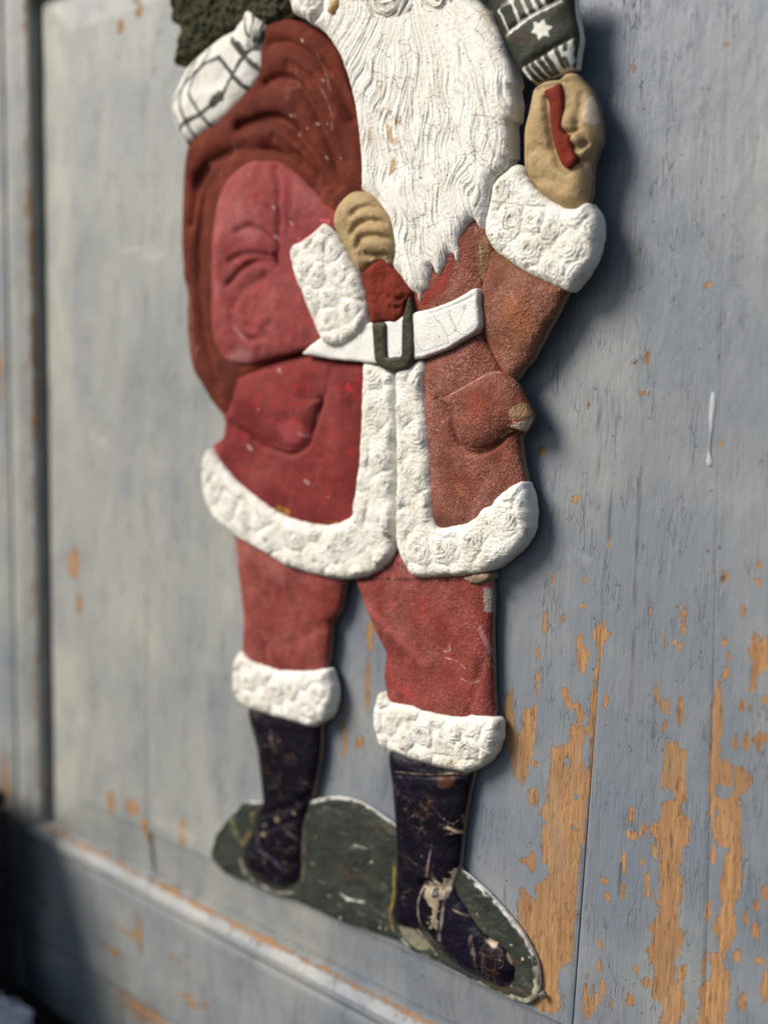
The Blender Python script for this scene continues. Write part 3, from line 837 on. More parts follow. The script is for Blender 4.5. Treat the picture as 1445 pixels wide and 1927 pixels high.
def curls(spacing, amp=1.7, seed=0, ridge=0.36, pitch=1.9):
    """rosettes of fur: nearest-centre domes with spiral ridges"""
    def f(u, v, d, q):
        rg = np.random.default_rng(seed)
        lo = np.array([u.min(), v.min()]); hi = np.array([u.max(), v.max()])
        pts = []
        tries = int((hi - lo).prod() / spacing**2 * 14)
        for c in lo + rg.random((tries, 2)) * (hi - lo):
            if all((c[0] - p[0])**2 + (c[1] - p[1])**2 > (spacing * 0.86)**2 for p in pts):
                pts.append(c)
        LAST['pts'] = pts
        best = np.full(len(u), 1e9); th = np.zeros(len(u)); sg = np.zeros(len(u)); second = np.full(len(u), 1e9)
        wu = u + 0.0012 * gn(u * 260, v * 260, seed + 3); wv = v + 0.0012 * gn(u * 260, v * 260, seed + 4)
        for i, p in enumerate(pts):
            r = np.hypot((wu - p[0]) * 1.0, (wv - p[1]) * 1.0) * (0.85 + 0.3 * rg.random())
            k = r < best
            second = np.where(k, best, np.minimum(second, r))
            th = np.where(k, np.arctan2(wv - p[1], wu - p[0]) + rg.random() * 6, th)
            sg = np.where(k, 1.0 if rg.random() < 0.5 else -1.0, sg)
            best = np.minimum(best, r)
        R = spacing * 0.62
        dome = np.clip(1 - (best / R)**2, 0, 1)
        seam = ss(0, 0.0030, second - best)
        sz = gn(u * 90, v * 90, seed + 12)
        rid = np.sin(best / (pitch * 0.001) * 2 * np.pi + sg * th + 1.9 * gn(u * 230, v * 230, seed + 9))
        fine = np.sin(best / (pitch * 0.00045) * 2 * np.pi + sg * th * 2 + 3.2 * gn(u * 330, v * 330, seed + 10))
        fine2 = np.sin(best / (pitch * 0.00027) * 2 * np.pi + sg * th + 2.5 * gn(u * 300, v * 300, seed + 14))
        arc = np.clip(0.72 + 0.38 * np.cos(th * 1.0 + 1.6 * sz), 0.05, 1.2)
        rid = rid * arc; fine = fine * (0.45 + 0.6 * arc)
        pit = np.exp(-(best / 0.0013)**2)
        am = np.clip(0.75 + 0.6 * sz, 0.1, 1.3)
        lump = 0.55 * fbm(u * 150, v * 150, 3, seed + 2)
        return 0.001 * (amp * am * dome * (0.6 + 0.4 * seam) + 1.35 * ridge * am * rid * (0.3 + 0.7 * dome) + 0.20 * fine * (0.4 + am * 0.6) + 0.09 * fine2 - 0.95 * pit * am + 0.8 * lump - 0.30 * (1 - seam)) \
            + 0.00030 * fbm(u * 800, v * 800, 2, seed + 5)
    return f

def rough(a, f, seed=0, o=3):
    return lambda u, v, d=None, q=None: a * 0.001 * fbm(u * f, v * f, o, seed)

def add(*fs):
    return lambda u, v, d, q: sum(g(u, v, d, q) for g in fs)

YEL = (0.42, 0.27, 0.03); CREAM = (0.55, 0.42, 0.28); PINK = (0.62, 0.10, 0.13); BROWN = (0.17, 0.10, 0.06); BLACK = (0.012, 0.014, 0.011)
WHITE = (0.80, 0.78, 0.73); GREYP = (0.36, 0.31, 0.26)

# --- ground the figure stands on
GROUND = [(493,1511),(457,1511),(435,1536),(410,1563),(396,1599),(402,1621),(424,1644),(457,1655),(498,1677),(554,1693),(626,1727),(678,1746),(734,1764),(754,1773),(775,1789),(820,1808),(854,1825),(892,1846),(934,1866),(961,1880),(989,1889),(1006,1882),(1014,1863),(1013,1825),(1003,1794),(982,1756),(951,1718),(916,1680),(885,1652),(865,1635),(840,1600),(760,1590),(745,1558),(720,1538),(692,1519),(659,1504),(623,1500),(581,1508),(540,1520)]
def p_ground(c):
    d = c.d * 1000
    lay(c, (0.62, 0.61, 0.56), ss(1.7, 0.5, d + 0.9 * fbm(c.u * 300, c.v * 300, 2, 3)) * 0.8 * ss(0.0, 0.5, gn(c.u * 60, c.v * 60, 8)))
    stroke(c, [(1003,1800),(1010,1840),(1004,1875),(985,1884),(962,1876)], 1.6, (0.55, 0.50, 0.36), 0.85)
    stroke(c, [(868,1640),(915,1685),(952,1724),(983,1765),(1004,1805)], 0.8, (0.66, 0.65, 0.60), 0.95, jit=1.0, brk=1.5)
    stroke(c, [(581,1512),(623,1503),(659,1507),(692,1521),(722,1541),(745,1562)], 0.65, (0.62, 0.61, 0.57), 0.9, jit=1.0, brk=1.5)
    stroke(c, [(741,1620),(741,1680),(733,1720),(740,1750)], 0.9, YEL, 0.55)
    stroke(c, [(436,1545),(446,1575),(455,1590)], 1.6, (0.24, 0.23, 0.07), 0.7)
    stroke(c, [(476,1530),(470,1565),(455,1590)], 1.2, (0.30, 0.20, 0.04), 0.7)
    stroke(c, [(452,1615),(460,1642),(480,1660),(520,1680),(552,1680)], 1.0, (0.52, 0.46, 0.38), 0.75)
    stroke(c, [(570,1520),(572,1600),(570,1660)], 0.8, (0.20, 0.13, 0.09), 0.7)
    for (x, y) in ((640,1535),(718,1566),(600,1600),(588,1626),(706,1620),(620,1686),(650,1693),(664,1695),(683,1698),(709,1680),(712,1733),(640,1705),(675,1715),(590,1575)):
        stroke(c, [(x - 3, y - 1), (x + 3, y + 1)], 0.75, (0.46, 0.46, 0.40), 0.8, jit=1.0, brk=1.8)
    stroke(c, [(640,1681),(655,1692),(680,1697)], 0.7, (0.62, 0.61, 0.54), 0.8)
    stroke(c, [(664,1590),(690,1597)], 0.6, (0.40, 0.40, 0.34), 0.7)
    patch(c, [(750,1740),(775,1745),(806,1782),(790,1788),(765,1770)], (0.30, 0.28, 0.19), 0.6)
    stroke(c, [(785,1748),(800,1770),(820,1795)], 0.8, CREAM, 0.7)
    stroke(c, [(752,1762),(768,1782)], 1.2, (0.6, 0.56, 0.45), 0.8)
relief('ground_base', fig, GROUND, 0.0005, 0.0012, 0.004, M['ground'], add(rough(0.9, 60, 3), rough(0.35, 240, 4)), skirt=M['white_edge'], paint=p_ground, step=0.0006, rag=0.0004)

# --- boots
BOOT_L = [(472,1325),(483,1407),(491,1471),(494,1507),(484,1533),(482,1555),(468,1583),(460,1605),(462,1627),(476,1649),(504,1663),(532,1670),(554,1663),(565,1649),(566,1621),(566,1580),(573,1538),(579,1511),(587,1494),(595,1455),(601,1414),(602,1368),(600,1340)]
def p_bootl(c):
    for (x, y, r) in ((573,1513,2.2),(556,1529,2.0),(523,1543,2.4),(498,1552,1.5),(494,1570,1.6),(517,1650,2.0),(520,1585,1.8)):
        stroke(c, [(x - 4, y + 1), (x + 1, y - 1), (x + 5, y + 2)], r * 0.62, (0.36, 0.28, 0.20), 0.8, jit=1.2, brk=1.8)
    stroke(c, [(537,1560),(556,1585)], 1.2, (0.15, 0.12, 0.13), 0.6)
    stroke(c, [(486,1598),(510,1615),(535,1640)], 1.6, (0.085, 0.065, 0.10), 0.7)
    stroke(c, [(566,1560),(567,1640)], 0.8, (0.28, 0.18, 0.14), 0.6)
relief('boot', fig, BOOT_L, 0.0012, 0.0045, 0.013, M['boot'], add(rough(1.2, 70, 9), grooves([([(476,1540),(510,1528),(545,1520),(580,1500)], 1.0, 2.2), ([(500,1560),(540,1548),(570,1540)], 0.8, 2.0)], 0.004)), paint=p_bootl, step=0.0008, skirt=M['card'])
BOOT_R = [(734,1410),(738,1483),(742,1538),(746,1594),(746,1649),(743,1691),(738,1710),(746,1740),(782,1749),(800,1752),(815,1768),(829,1788),(848,1807),(870,1824),(909,1843),(942,1857),(962,1848),(967,1829),(962,1807),(942,1779),(917,1763),(890,1732),(873,1705),(859,1682),(854,1662),(862,1640),(868,1580),(873,1538),(881,1491),(886,1445),(810,1420)]
def p_bootr(c):
    patch(c, [(799,1668),(815,1660),(832,1660),(858,1632),(866,1640),(860,1652),(838,1676),(826,1696),(820,1730),(812,1752),(806,1742),(812,1712),(802,1696)], (0.40, 0.32, 0.22), 0.9, 0.4, 4.5, f=300)
    patch(c, [(812,1675),(822,1672),(824,1688),(814,1690)], (0.02, 0.015, 0.02), 0.9)
    stroke(c, [(858,1640),(835,1690),(828,1740),(824,1770)], 1.2, (0.30, 0.24, 0.22), 0.7)
    stroke(c, [(790,1752),(786,1700),(800,1660)], 0.5, (0.40, 0.30, 0.24), 0.8)
    stroke(c, [(840,1558),(857,1568),(870,1575)], 0.9, CREAM, 0.85)
    stroke(c, [(865,1540),(868,1580),(862,1630)], 1.3, (0.42, 0.30, 0.20), 0.7)
    stroke(c, [(742,1453),(780,1456),(812,1458),(852,1456),(876,1460)], 0.45, (0.38, 0.28, 0.20), 0.75)
    stroke(c, [(812,1590),(807,1620),(802,1650)], 0.45, (0.38, 0.30, 0.28), 0.7)
    patch(c, [(822,1462),(852,1462),(850,1478),(826,1482)], (0.075, 0.028, 0.014), 0.8, 0.8, 1.2)
    stroke(c, [(948,1800),(958,1820),(952,1806)], 0.9, CREAM, 0.8)
    stroke(c, [(915,1775),(925,1782)], 1.4, CREAM, 0.8)
    stroke(c, [(966,1835),(962,1850),(945,1858)], 0.8, (0.3, 0.27, 0.25), 0.6)
    stroke(c, [(849,1712),(870,1725),(885,1735)], 0.4, (0.40, 0.28, 0.2), 0.8)
    stroke(c, [(878,1710),(900,1750),(940,1778)], 0.5, (0.45, 0.36, 0.26), 0.7)
relief('boot', fig, BOOT_R, 0.0012, 0.0048, 0.014, M['boot'], add(rough(1.0, 80, 19), grooves([([(800,1665),(835,1672),(862,1650)], 1.3, 2.5), ([(835,1690),(826,1740),(812,1770)], 1.2, 2.4), ([(745,1457),(810,1460),(875,1460)], 0.5, 1.2)], 0.004)), paint=p_bootr, step=0.0005, skirt=M['card'])

# --- trousers
TR_L = [(443,990),(443,1011),(446,1055),(451,1097),(458,1152),(458,1180),(457,1208),(456,1240),(470,1270),(540,1290),(605,1280),(614,1250),(618,1220),(621,1197),(620,1175),(628,1165),(638,1147),(644,1119),(646,1085),(600,1060),(520,1020)]
relief('trouser_leg', fig, TR_L, 0.0012, 0.0050, 0.016, M['trouser'], add(rough(1.4, 45, 23), grooves([([(625,1165),(590,1190),(540,1215)], 0.8, 3)], 0.005)), step=0.0008, skirt=M['card'],
       paint=lambda c: (stroke(c, [(440,1015),(446,1055)], 3.0, (0.45, 0.14, 0.13), 0.6), stroke(c, [(621,1195),(617,1240),(610,1270)], 2.4, (0.38, 0.035, 0.035), 0.6)))
TR_R = [(668,1088),(671,1097),(685,1135),(707,1191),(726,1229),(722,1268),(726,1296),(735,1330),(800,1355),(900,1365),(928,1345),(927,1310),(926,1260),(924,1191),(926,1121),(920,1085),(900,1050),(750,1030),(735,1050),(700,1078)]
def p_trr(c):
    patch(c, [(907,1098),(918,1090),(923,1120),(921,1150),(908,1150)], GREYP, 0.95, 0.3, 0.8)
    patch(c, [(906,1092),(920,1088),(921,1104),(908,1108)], PINK, 0.9, 0.3, 0.5)
    stroke(c, [(685,1135),(730,1180),(790,1240)], 2.2, (0.42, 0.10, 0.10), 0.45)
    stroke(c, [(728,1240),(740,1280),(775,1310)], 2.6, (0.40, 0.055, 0.055), 0.5)
    stroke(c, [(838,1238),(860,1245),(876,1258)], 0.35, (0.60, 0.46, 0.34), 0.8)
    stroke(c, [(868,1276),(885,1285),(900,1282)], 0.35, (0.60, 0.46, 0.34), 0.8)
    stroke(c, [(846,1215),(846,1225),(835,1226)], 0.6, (0.60, 0.46, 0.34), 0.8)
    stroke(c, [(900,1180),(908,1205),(915,1225)], 1.3, (0.45, 0.22, 0.24), 0.6)
    stroke(c, [(650,1098),(700,1090),(760,1090),(830,1092),(880,1090)], 0.9, (0.03, 0.014, 0.01), 0.8)
    stroke(c, [(760,1063),(800,1066)], 2.5, (0.12, 0.05, 0.03), 0.6)
    stroke(c, [(922,1130),(921,1200),(923,1300)], 0.5, (0.40, 0.24, 0.19), 0.8)
relief('trouser_leg', fig, TR_R, 0.0014, 0.0045, 0.012, M['trouser'], add(rough(1.3, 45, 29), grooves([([(690,1145),(730,1185),(800,1250)], -1.0, 3.5), ([(718,1200),(760,1250),(800,1310)], 0.9, 3.0), ([(905,1250),(895,1300),(885,1340)], 0.8, 2.5)], 0.005)), step=0.00055, skirt=M['card'], paint=p_trr)

# --- coat skirts with their pockets
CT_L = [(451,700),(495,689),(570,669),(617,675),(690,680),(705,690),(705,738),(705,794),(700,849),(696,893),(690,946),(680,1000),(640,1010),(603,1005),(560,995),(500,960),(456,920),(420,880),(401,841),(409,832),(420,821),(423,794),(420,783),(434,755)]
PKL_E = [(476,826),(495,837),(528,850),(550,855),(569,847),(584,832),(591,806),(600,776),(603,752)]
PKR_E = [(823,752),(834,766),(847,783),(854,806),(862,833),(877,848),(895,854),(912,851),(932,840),(948,822),(964,814),(984,817)]
def p_ctl(c):
    stroke(c, PKL_E, 0.7, (0.07, 0.014, 0.016), 0.6, h=0.0085)  # crease shade along the pocket's lower edge, painted as a dark line
    for (x, y, r) in ((600,843,2.0),(458,884,2.4),(505,725,3.0),(580,728,1.8),(655,730,4.5),(672,715,2.5),(605,868,1.6)):
        patch(c, [(x - r * 1.6, y), (x, y - r * 2.4), (x + r * 1.6, y), (x, y + r * 2.4)], (0.42, 0.03, 0.03), 0.6, 0.8, 0.8)
    for (x, y) in ((521,698),(469,842),(577,907),(566,822)):
        stroke(c, [(x - 2, y - 2), (x + 3, y + 3)], 1.2, (0.60, 0.40, 0.38), 0.6)
    stroke(c, [(520,958),(538,964)], 2.0, YEL, 0.8)
    stroke(c, [(610,985),(632,986)], 1.4, YEL, 0.7)
    stroke(c, [(618,690),(616,730),(606,760)], 0.7, (0.13, 0.02, 0.022), 0.45)
coat_l = relief('coat_skirt', fig, CT_L, 0.0022, 0.0068, 0.022, M['coat_l'], add(rough(1.6, 28, 31), rough(0.35, 160, 32), grooves([([(450,705),(500,690),(570,672)], 1.2, 2.5), ([(618,690),(614,735),(600,765)], 0.8, 2.0), ([(640,700),(638,800),(630,900)], -0.5, 5), (PKL_E, 1.6, 1.8)], 0.0085)), step=0.00075, skirt=M['card'], paint=p_ctl)
PK_L = [(423,791),(434,749),(456,719),(506,722),(550,738),(600,749),(596,777),(588,808),(582,830),(567,844),(550,851),(528,847),(495,834),(470,822),(440,806)]
relief('pocket', coat_l, PK_L, 0.0058, 0.0065, 0.016, M['coat_l'], add(rough(1.0, 60, 33), bumps([(505,775,14, 0.8)], 0.01)), hz=0.0092, step=0.00075, low=0.0045,
       paint=lambda c: (stroke(c, [(561,816),(580,828)], 0.9, (0.55, 0.38, 0.38), 0.7), patch(c, [(520,800),(560,790),(575,825),(545,840)], (0.40, 0.075, 0.08), 0.5, 2, 2), stroke(c, [(585,780),(582,820),(568,842)], 1.2, (0.14, 0.03, 0.06), 0.5)))
CT_R = [(780,690),(799,676),(834,658),(875,639),(902,625),(917,647),(933,680),(947,705),(964,719),(972,736),(986,758),(996,780),(994,794),(983,813),(975,823),(977,849),(981,877),(987,906),(985,940),(960,970),(920,1000),(850,1012),(800,1000),(790,932),(790,835),(785,752)]
def p_ctr(c):
    stroke(c, PKR_E, 0.6, (0.05, 0.018, 0.012), 0.65, h=0.0082)  # dark line puts shade into the crease round the pocket
    stroke(c, [(903,600),(917,644),(934,680),(950,708),(966,722)], 0.45, (0.45, 0.06, 0.05), 0.85)
    stroke(c, [(906,610),(921,650),(938,685)], 0.35, (0.55, 0.30, 0.28), 0.7)
    patch(c, [(815,985),(828,965),(850,985),(835,1000)], (0.10, 0.045, 0.03), 0.5, 1, 1)
    stroke(c, [(974,822),(976,850),(981,878),(985,905)], 0.9, (0.46, 0.33, 0.24), 0.7)
coat_r = relief('coat_skirt', fig, CT_R, 0.0022, 0.0066, 0.020, M['coat_r'], add(rough(1.3, 35, 35), grooves([([(905,610),(920,650),(936,685),(955,712)], 1.3, 2.0), ([(946,850),(915,905),(880,960)], 0.6, 4), (PKR_E, 1.7, 1.6)], 0.0082)), step=0.0005, skirt=M['card'], paint=p_ctr)
PK_R = [(819,747),(839,742),(875,721),(911,701),(933,698),(953,709),(968,722),(986,755),(997,780),(994,796),(983,814),(964,811),(947,819),(931,836),(911,847),(895,850),(878,844),(864,830),(856,805),(848,780),(834,762)]
def p_pkr(c):
    patch(c, [(957,768),(975,758),(990,772),(986,790),(970,790),(958,792)], (0.32, 0.21, 0.11), 0.75, 0.6, 2.2)
    patch(c, [(948,802),(970,792),(990,790),(982,814),(965,808)], (0.50, 0.42, 0.33), 0.95, 0.35, 0.9)
    stroke(c, [(950,800),(965,794),(978,790)], 0.6, (0.50, 0.05, 0.06), 0.85)
    stroke(c, [(962,812),(975,816),(985,818)], 0.7, (0.38, 0.03, 0.03), 0.8)
    patch(c, [(930,823),(940,815),(950,808),(952,812),(938,824)], (0.50, 0.38, 0.22), 0.9, 0.3, 0.8)
    patch(c, [(880,755),(900,745),(912,775),(895,790)], (0.36, 0.07, 0.04), 0.4, 3, 3)
    stroke(c, [(822,748),(850,737),(880,720),(912,703),(935,701),(955,713)], 0.5, (0.46, 0.26, 0.21), 0.7)
relief('pocket', coat_r, PK_R, 0.0058, 0.0072, 0.013, M['coat_r'], add(rough(0.9, 70, 37), bumps([(915,770,9, 1.2), (868,775,5,-0.8)], 0.012)), hz=0.0085, step=0.0005, paint=p_pkr, skirt=M['coat_r'], low=0.0045)

# --- coat front between beard and arm
CHEST = [(880,395),(921,440),(922,470),(919,490),(912,515),(902,545),(905,570),(860,585),(776,612),(750,600),(750,540),(760,480),(820,420)]
def p_chest(c):
    patch(c, [(778,560),(806,545),(830,515),(850,495),(842,540),(812,570),(785,580)], (0.24, 0.035, 0.028), 0.75, 0.8, 1.6)
    patch(c, [(898,455),(918,450),(918,500),(905,530),(896,500)], (0.30, 0.20, 0.10), 0.5, 1.5, 1.5)
    stroke(c, [(921,450),(919,490),(905,535),(901,548)], 0.45, (0.42, 0.04, 0.04), 0.9)
    stroke(c, [(902,462),(904,500),(908,525)], 0.35, (0.50, 0.38, 0.28), 0.7)
    stroke(c, [(905,520),(908,526)], 1.0, (0.48, 0.36, 0.18), 0.8)
relief('coat_front', fig, CHEST, 0.0040, 0.0040, 0.012, M['coat_r'], rough(1.2, 60, 39), hz=0.008, step=0.0005, paint=p_chest)

# --- fur edging of the coat
FL = [(706,684),(723,693),(745,700),(748,711),(749,794),(750,849),(750,931),(748,972),(745,1019),(738,1050),(721,1069),(696,1083),(660,1090),(623,1087),(581,1077),(540,1064),(504,1041),(476,1025),(443,1005),(415,983),(399,958),(388,928),(386,898),(389,862),(395,846),(410,859),(432,886),(457,911),(493,939),(526,964),(554,975),(595,985),(631,986),(656,976),(667,967),(673,925),(680,875),(683,835),(685,766),(687,711),(688,684)]
relief('fur_edging', fig, FL, 0.0058, 0.0042, 0.0060, M['fur'], curls(0.0160, 1.8, 51, 0.30, 2.1), hz=0.0055, step=0.00055, rag=0.0007, skirt=M['white_edge'],
       paint=lambda c: stroke(c, [(725,1006),(730,1010)], 1.5, (0.12, 0.11, 0.07), 0.8))
FR = [(748,702),(776,684),(795,678),(803,697),(803,752),(807,794),(813,849),(814,891),(817,932),(820,965),(827,992),(854,989),(881,983),(898,972),(909,956),(926,950),(931,945),(937,936),(953,922),(978,907),(987,911),(996,939),(999,972),(992,1008),(973,1036),(948,1058),(926,1073),(895,1079),(865,1084),(826,1087),(793,1087),(776,1080),(762,1055),(751,1030),(748,1000),(750,931),(750,849),(749,794)]
def p_fr(c):
    patch(c, [(800,1080),(815,1075),(845,1078),(846,1086),(810,1090)], (0.42, 0.34, 0.24), 0.8, 0.4, 1.2)
    patch(c, [(983,996),(992,994),(990,1010),(982,1012)], (0.48, 0.40, 0.32), 0.8, 0.4, 0.8)
    stroke(c, [(987,936),(990,940)], 0.9, (0.5, 0.36, 0.26), 0.8)
    for (x, y) in ((878,1015),(790,900),(777,850),(835,1035),(915,985),(900,1040)):
        stroke(c, [(x - 1, y - 1), (x + 1, y + 1)], 0.5, (0.08, 0.08, 0.05), 0.8)
relief('fur_edging', fig, FR, 0.0058, 0.0042, 0.0058, M['fur'], curls(0.0145, 1.8, 57, 0.30, 2.0), hz=0.0058, step=0.00048, rag=0.0007, skirt=M['white_edge'], paint=p_fr)

# frayed wad of bare board under the hem
relief('frayed_board', fig, [(872,1086),(895,1080),(918,1078),(922,1088),(910,1098),(890,1100),(878,1094)], 0.0050, 0.0030, 0.003, M['card'], add(rough(1.6, 420, 61), rough(1.0, 150, 62)), hz=0.006, step=0.00045, rag=0.0008)

# --- knee fur
KL = [(453,1227),(460,1226),(472,1235),(489,1244),(519,1253),(552,1259),(588,1259),(616,1259),(624,1274),(630,1299),(628,1327),(621,1349),(605,1361),(591,1368),(566,1361),(533,1352),(497,1341),(469,1332),(455,1321),(446,1299),(443,1271),(446,1244)]
relief('knee_fur', fig, KL, 0.0034, 0.0046, 0.0065, M['fur'], curls(0.0135, 1.6, 63, 0.28, 2.0), hz=0.0035, step=0.00075, rag=0.0006, skirt=M['white_edge'])
KR = [(715,1304),(726,1307),(746,1318),(782,1324),(815,1337),(859,1346),(893,1343),(922,1348),(934,1352),(940,1360),(941,1375),(940,1393),(931,1418),(912,1440),(887,1454),(865,1451),(826,1443),(785,1432),(751,1418),(726,1409),(713,1382),(706,1357),(708,1329)]
def p_kr(c):
    patch(c, [(924,1350),(934,1332),(939,1350),(934,1380),(926,1370)], (0.42, 0.35, 0.28), 0.8, 0.4, 0.8)
    for (x, y) in ((872,1400),(862,1386),(918,1403),(830,1386)):
        stroke(c, [(x - 2, y - 2), (x + 2, y + 1)], 0.6, (0.10, 0.09, 0.07), 0.8)
    patch(c, [(838,1436),(862,1426),(866,1432),(845,1444)], (0.55, 0.42, 0.24), 0.55, 0.5, 1.5)
relief('knee_fur', fig, KR, 0.0034, 0.0044, 0.0062, M['fur'], curls(0.0132, 1.7, 67, 0.30, 1.9), hz=0.0035, step=0.00048, rag=0.0006, skirt=M['white_edge'], paint=p_kr)

# --- fir branches and parcel carried on the back
FIR = [(332,-40),(326,10),(325,42),(341,52),(338,85),(329,115),(335,125),(352,121),(380,108),(430,70),(470,60),(520,50),(560,32),(556,0),(552,-40)]
def fir_fn(u, v, d, q):
    a = u * 0.75 + v * 0.66; b = -u * 0.66 + v * 0.75
    return 0.001 * (3.2 * fbm(u * 110, v * 110, 3, 71) + 1.3 * np.abs(gn(a * 520, b * 130, 72)) * 2 + 1.0 * np.abs(gn(a * 200, b * 520, 73)) * 2)
def p_fir(c):
    stroke(c, [(376,48),(384,56)], 2.6, (0.012, 0.016, 0.022), 0.9)
    stroke(c, [(326,40),(336,48)], 1.6, (0.20, 0.13, 0.06), 0.8)
    stroke(c, [(338,117),(352,119)], 1.6, (0.20, 0.13, 0.06), 0.8)
relief('fir_branches', fig, FIR, 0.0010, 0.0045, 0.010, M['fir'], fir_fn, step=0.0007, rag=0.0022, ragf=160, skirt=M['fir'], paint=p_fir)

# --- sack
SACK = [(505,47),(521,36),(544,33),(563,39),(591,50),(613,66),(638,94),(652,125),(662,166),(673,199),(680,235),(692,291),(700,354),(690,400),(660,470),(640,560),(600,650),(500,700),(440,790),(424,783),(401,755),(384,725),(370,702),(361,669),(357,628),(356,600),(356,549),(350,521),(346,466),(346,411),(348,360),(351,318),(357,276),(380,245),(430,205),(480,150),(492,100)]
SG = grooves([([(505,82),(544,80),(577,100),(610,130),(635,166),(655,220)], 2.04, 4.0), ([(500,155),(530,146),(563,160),(593,210),(618,266),(640,346)], 2.42, 4.2),
              ([(450,240),(494,223),(527,224),(557,249),(590,290),(627,354)], 2.79, 4.2), ([(368,345),(390,312),(422,292),(480,280),(521,288),(563,312),(602,358)], 2.42, 5.0),
              ([(360,420),(368,360),(386,325)], 2.04, 4.4), ([(388,360),(376,440),(374,540),(386,640),(410,720)], 2.04, 5.0), ([(545,120),(590,150),(630,230),(655,300)], 1.11, 2.8),
              ([(520,258),(560,290),(590,330)], 1.30, 3.0), ([(450,295),(500,255),(540,262)], -0.75, 5.0)], 0.006)
_sg = SG
def SG(u, v, d=None, q=None):
    a = _sg(u, v)
    w1 = fbm(u * 30, v * 30, 2, 78)
    return 1.25 * a - 0.0016 * np.clip((-a - 0.0011) / 0.0012, 0, 1)**2 * (0.8 + 0.6 * w1)
def p_sack(c):
    for pl in ([(590,100),(620,175)], [(600,165),(618,200),(622,245)], [(556,245),(575,262)], [(552,215),(558,222)], [(628,300),(638,330)], [(440,260),(436,290),(428,300)]):
        stroke(c, pl, 0.35, (0.50, 0.33, 0.26), 0.55)
    for (x, y) in ((563,75),(603,150),(612,232),(591,232),(610,296),(386,305),(638,297),(546,218),(553,252),(640,112)):
        stroke(c, [(x - 1, y - 2), (x + 2, y + 1)], 0.55, (0.62, 0.46, 0.36), 0.8)
    stroke(c, [(351,540),(356,600),(358,640),(364,672)], 0.7, (0.40, 0.24, 0.13), 0.6)
    patch(c, [(404,690),(430,650),(446,690),(436,760),(420,740)], (0.07, 0.022, 0.016), 0.5, 2.5, 2.5)
relief('sack', fig, SACK, 0.0006, 0.0075, 0.020, M['sack'], add(SG, rough(1.3, 45, 75), rough(0.15, 260, 76)), hz=0.0012, step=0.00065, skirt=M['card'], paint=p_sack)

PARCEL = [(458,36),(466,22),(477,17),(491,19),(499,33),(505,47),(503,72),(497,97),(501,116),(498,138),(483,163),(463,191),(438,216),(402,244),(369,266),(357,277),(342,255),(330,221),(329,188),(339,163),(353,133),(372,111),(397,89),(422,69),(444,58),(451,47)]
def p_parcel(c):
    K = (0.012, 0.016, 0.012)
    def z(pl): return [(300 + x / 3.6125, y / 3.6125) for x, y in pl]
    for pl, wd in (([(640,315),(520,490),(450,640)], 1.25), ([(430,655),(370,705)], 2.4), ([(380,700),(290,780),(190,830),(135,885)], 1.2), ([(500,270),(580,370),(685,492)], 1.25), ([(585,370),(540,310)], 1.9),
                   ([(420,395),(505,505),(560,570),(620,628)], 1.1), ([(420,395),(310,445),(240,510),(160,600),(105,690)], 0.85), ([(350,330),(310,430),(250,520),(222,610),(220,640)], 0.7),
                   ([(215,640),(285,770),(360,880)], 0.95), ([(250,420),(170,570),(152,700),(182,800),(235,930)], 0.85), ([(110,770),(150,900),(200,990)], 0.8),
                   ([(625,80),(642,150),(622,255)], 0.55), ([(580,120),(592,200),(612,250)], 0.6), ([(695,110),(680,190),(640,280)], 1.0), ([(735,180),(690,245),(658,310)], 1.9)):
        stroke(c, z(pl), wd * 1.3, K, 0.96, h=0.0075, brk=0.15)
relief('parcel', fig, PARCEL, 0.0030, 0.0062, 0.014, M['parcel'], add(rough(1.1, 70, 81), grooves([([(474,90),(484,84),(498,92)], 2.0, 2.5), ([(463,36),(474,78)], 0.7, 1.4), ([(492,30),(479,78)], 0.8, 1.5)], 0.007)), hz=0.0035, step=0.00045, skirt=M['parcel'], paint=p_parcel)

# --- near sleeve, cuff, glove, neck of the sack
SL_L = [(486,302),(508,303),(525,305),(541,314),(569,336),(586,355),(611,380),(632,397),(645,415),(640,450),(640,560),(640,640),(600,646),(558,663),(514,674),(475,685),(442,686),(422,675),(406,646),(400,618),(399,577),(399,521),(400,455),(406,405),(414,369),(428,339),(450,317),(470,305)]
hS = 0.011
SLG = grooves([([(511,310),(523,345),(526,400),(524,450),(518,496)], 1.8, 2.4), ([(518,496),(487,492),(458,505),(430,535)], 2.6, 2.4), ([(516,484),(480,478),(452,482),(432,492)], 1.8, 2.2),
               ([(522,470),(497,440),(470,428),(448,434)], 2.0, 2.6), ([(524,420),(508,396),(488,388)], 1.0, 2.6), ([(536,320),(548,370),(546,430)], 0.8, 3.0),
               ([(436,600),(445,625),(470,640),(500,632)], 1.2, 2.5), ([(440,580),(462,545),(500,520)], 1.0, 3.0), ([(470,612),(490,622),(510,610)], 1.0, 3.0), ([(420,560),(412,480),(424,400)], -0.8, 6)], hS)
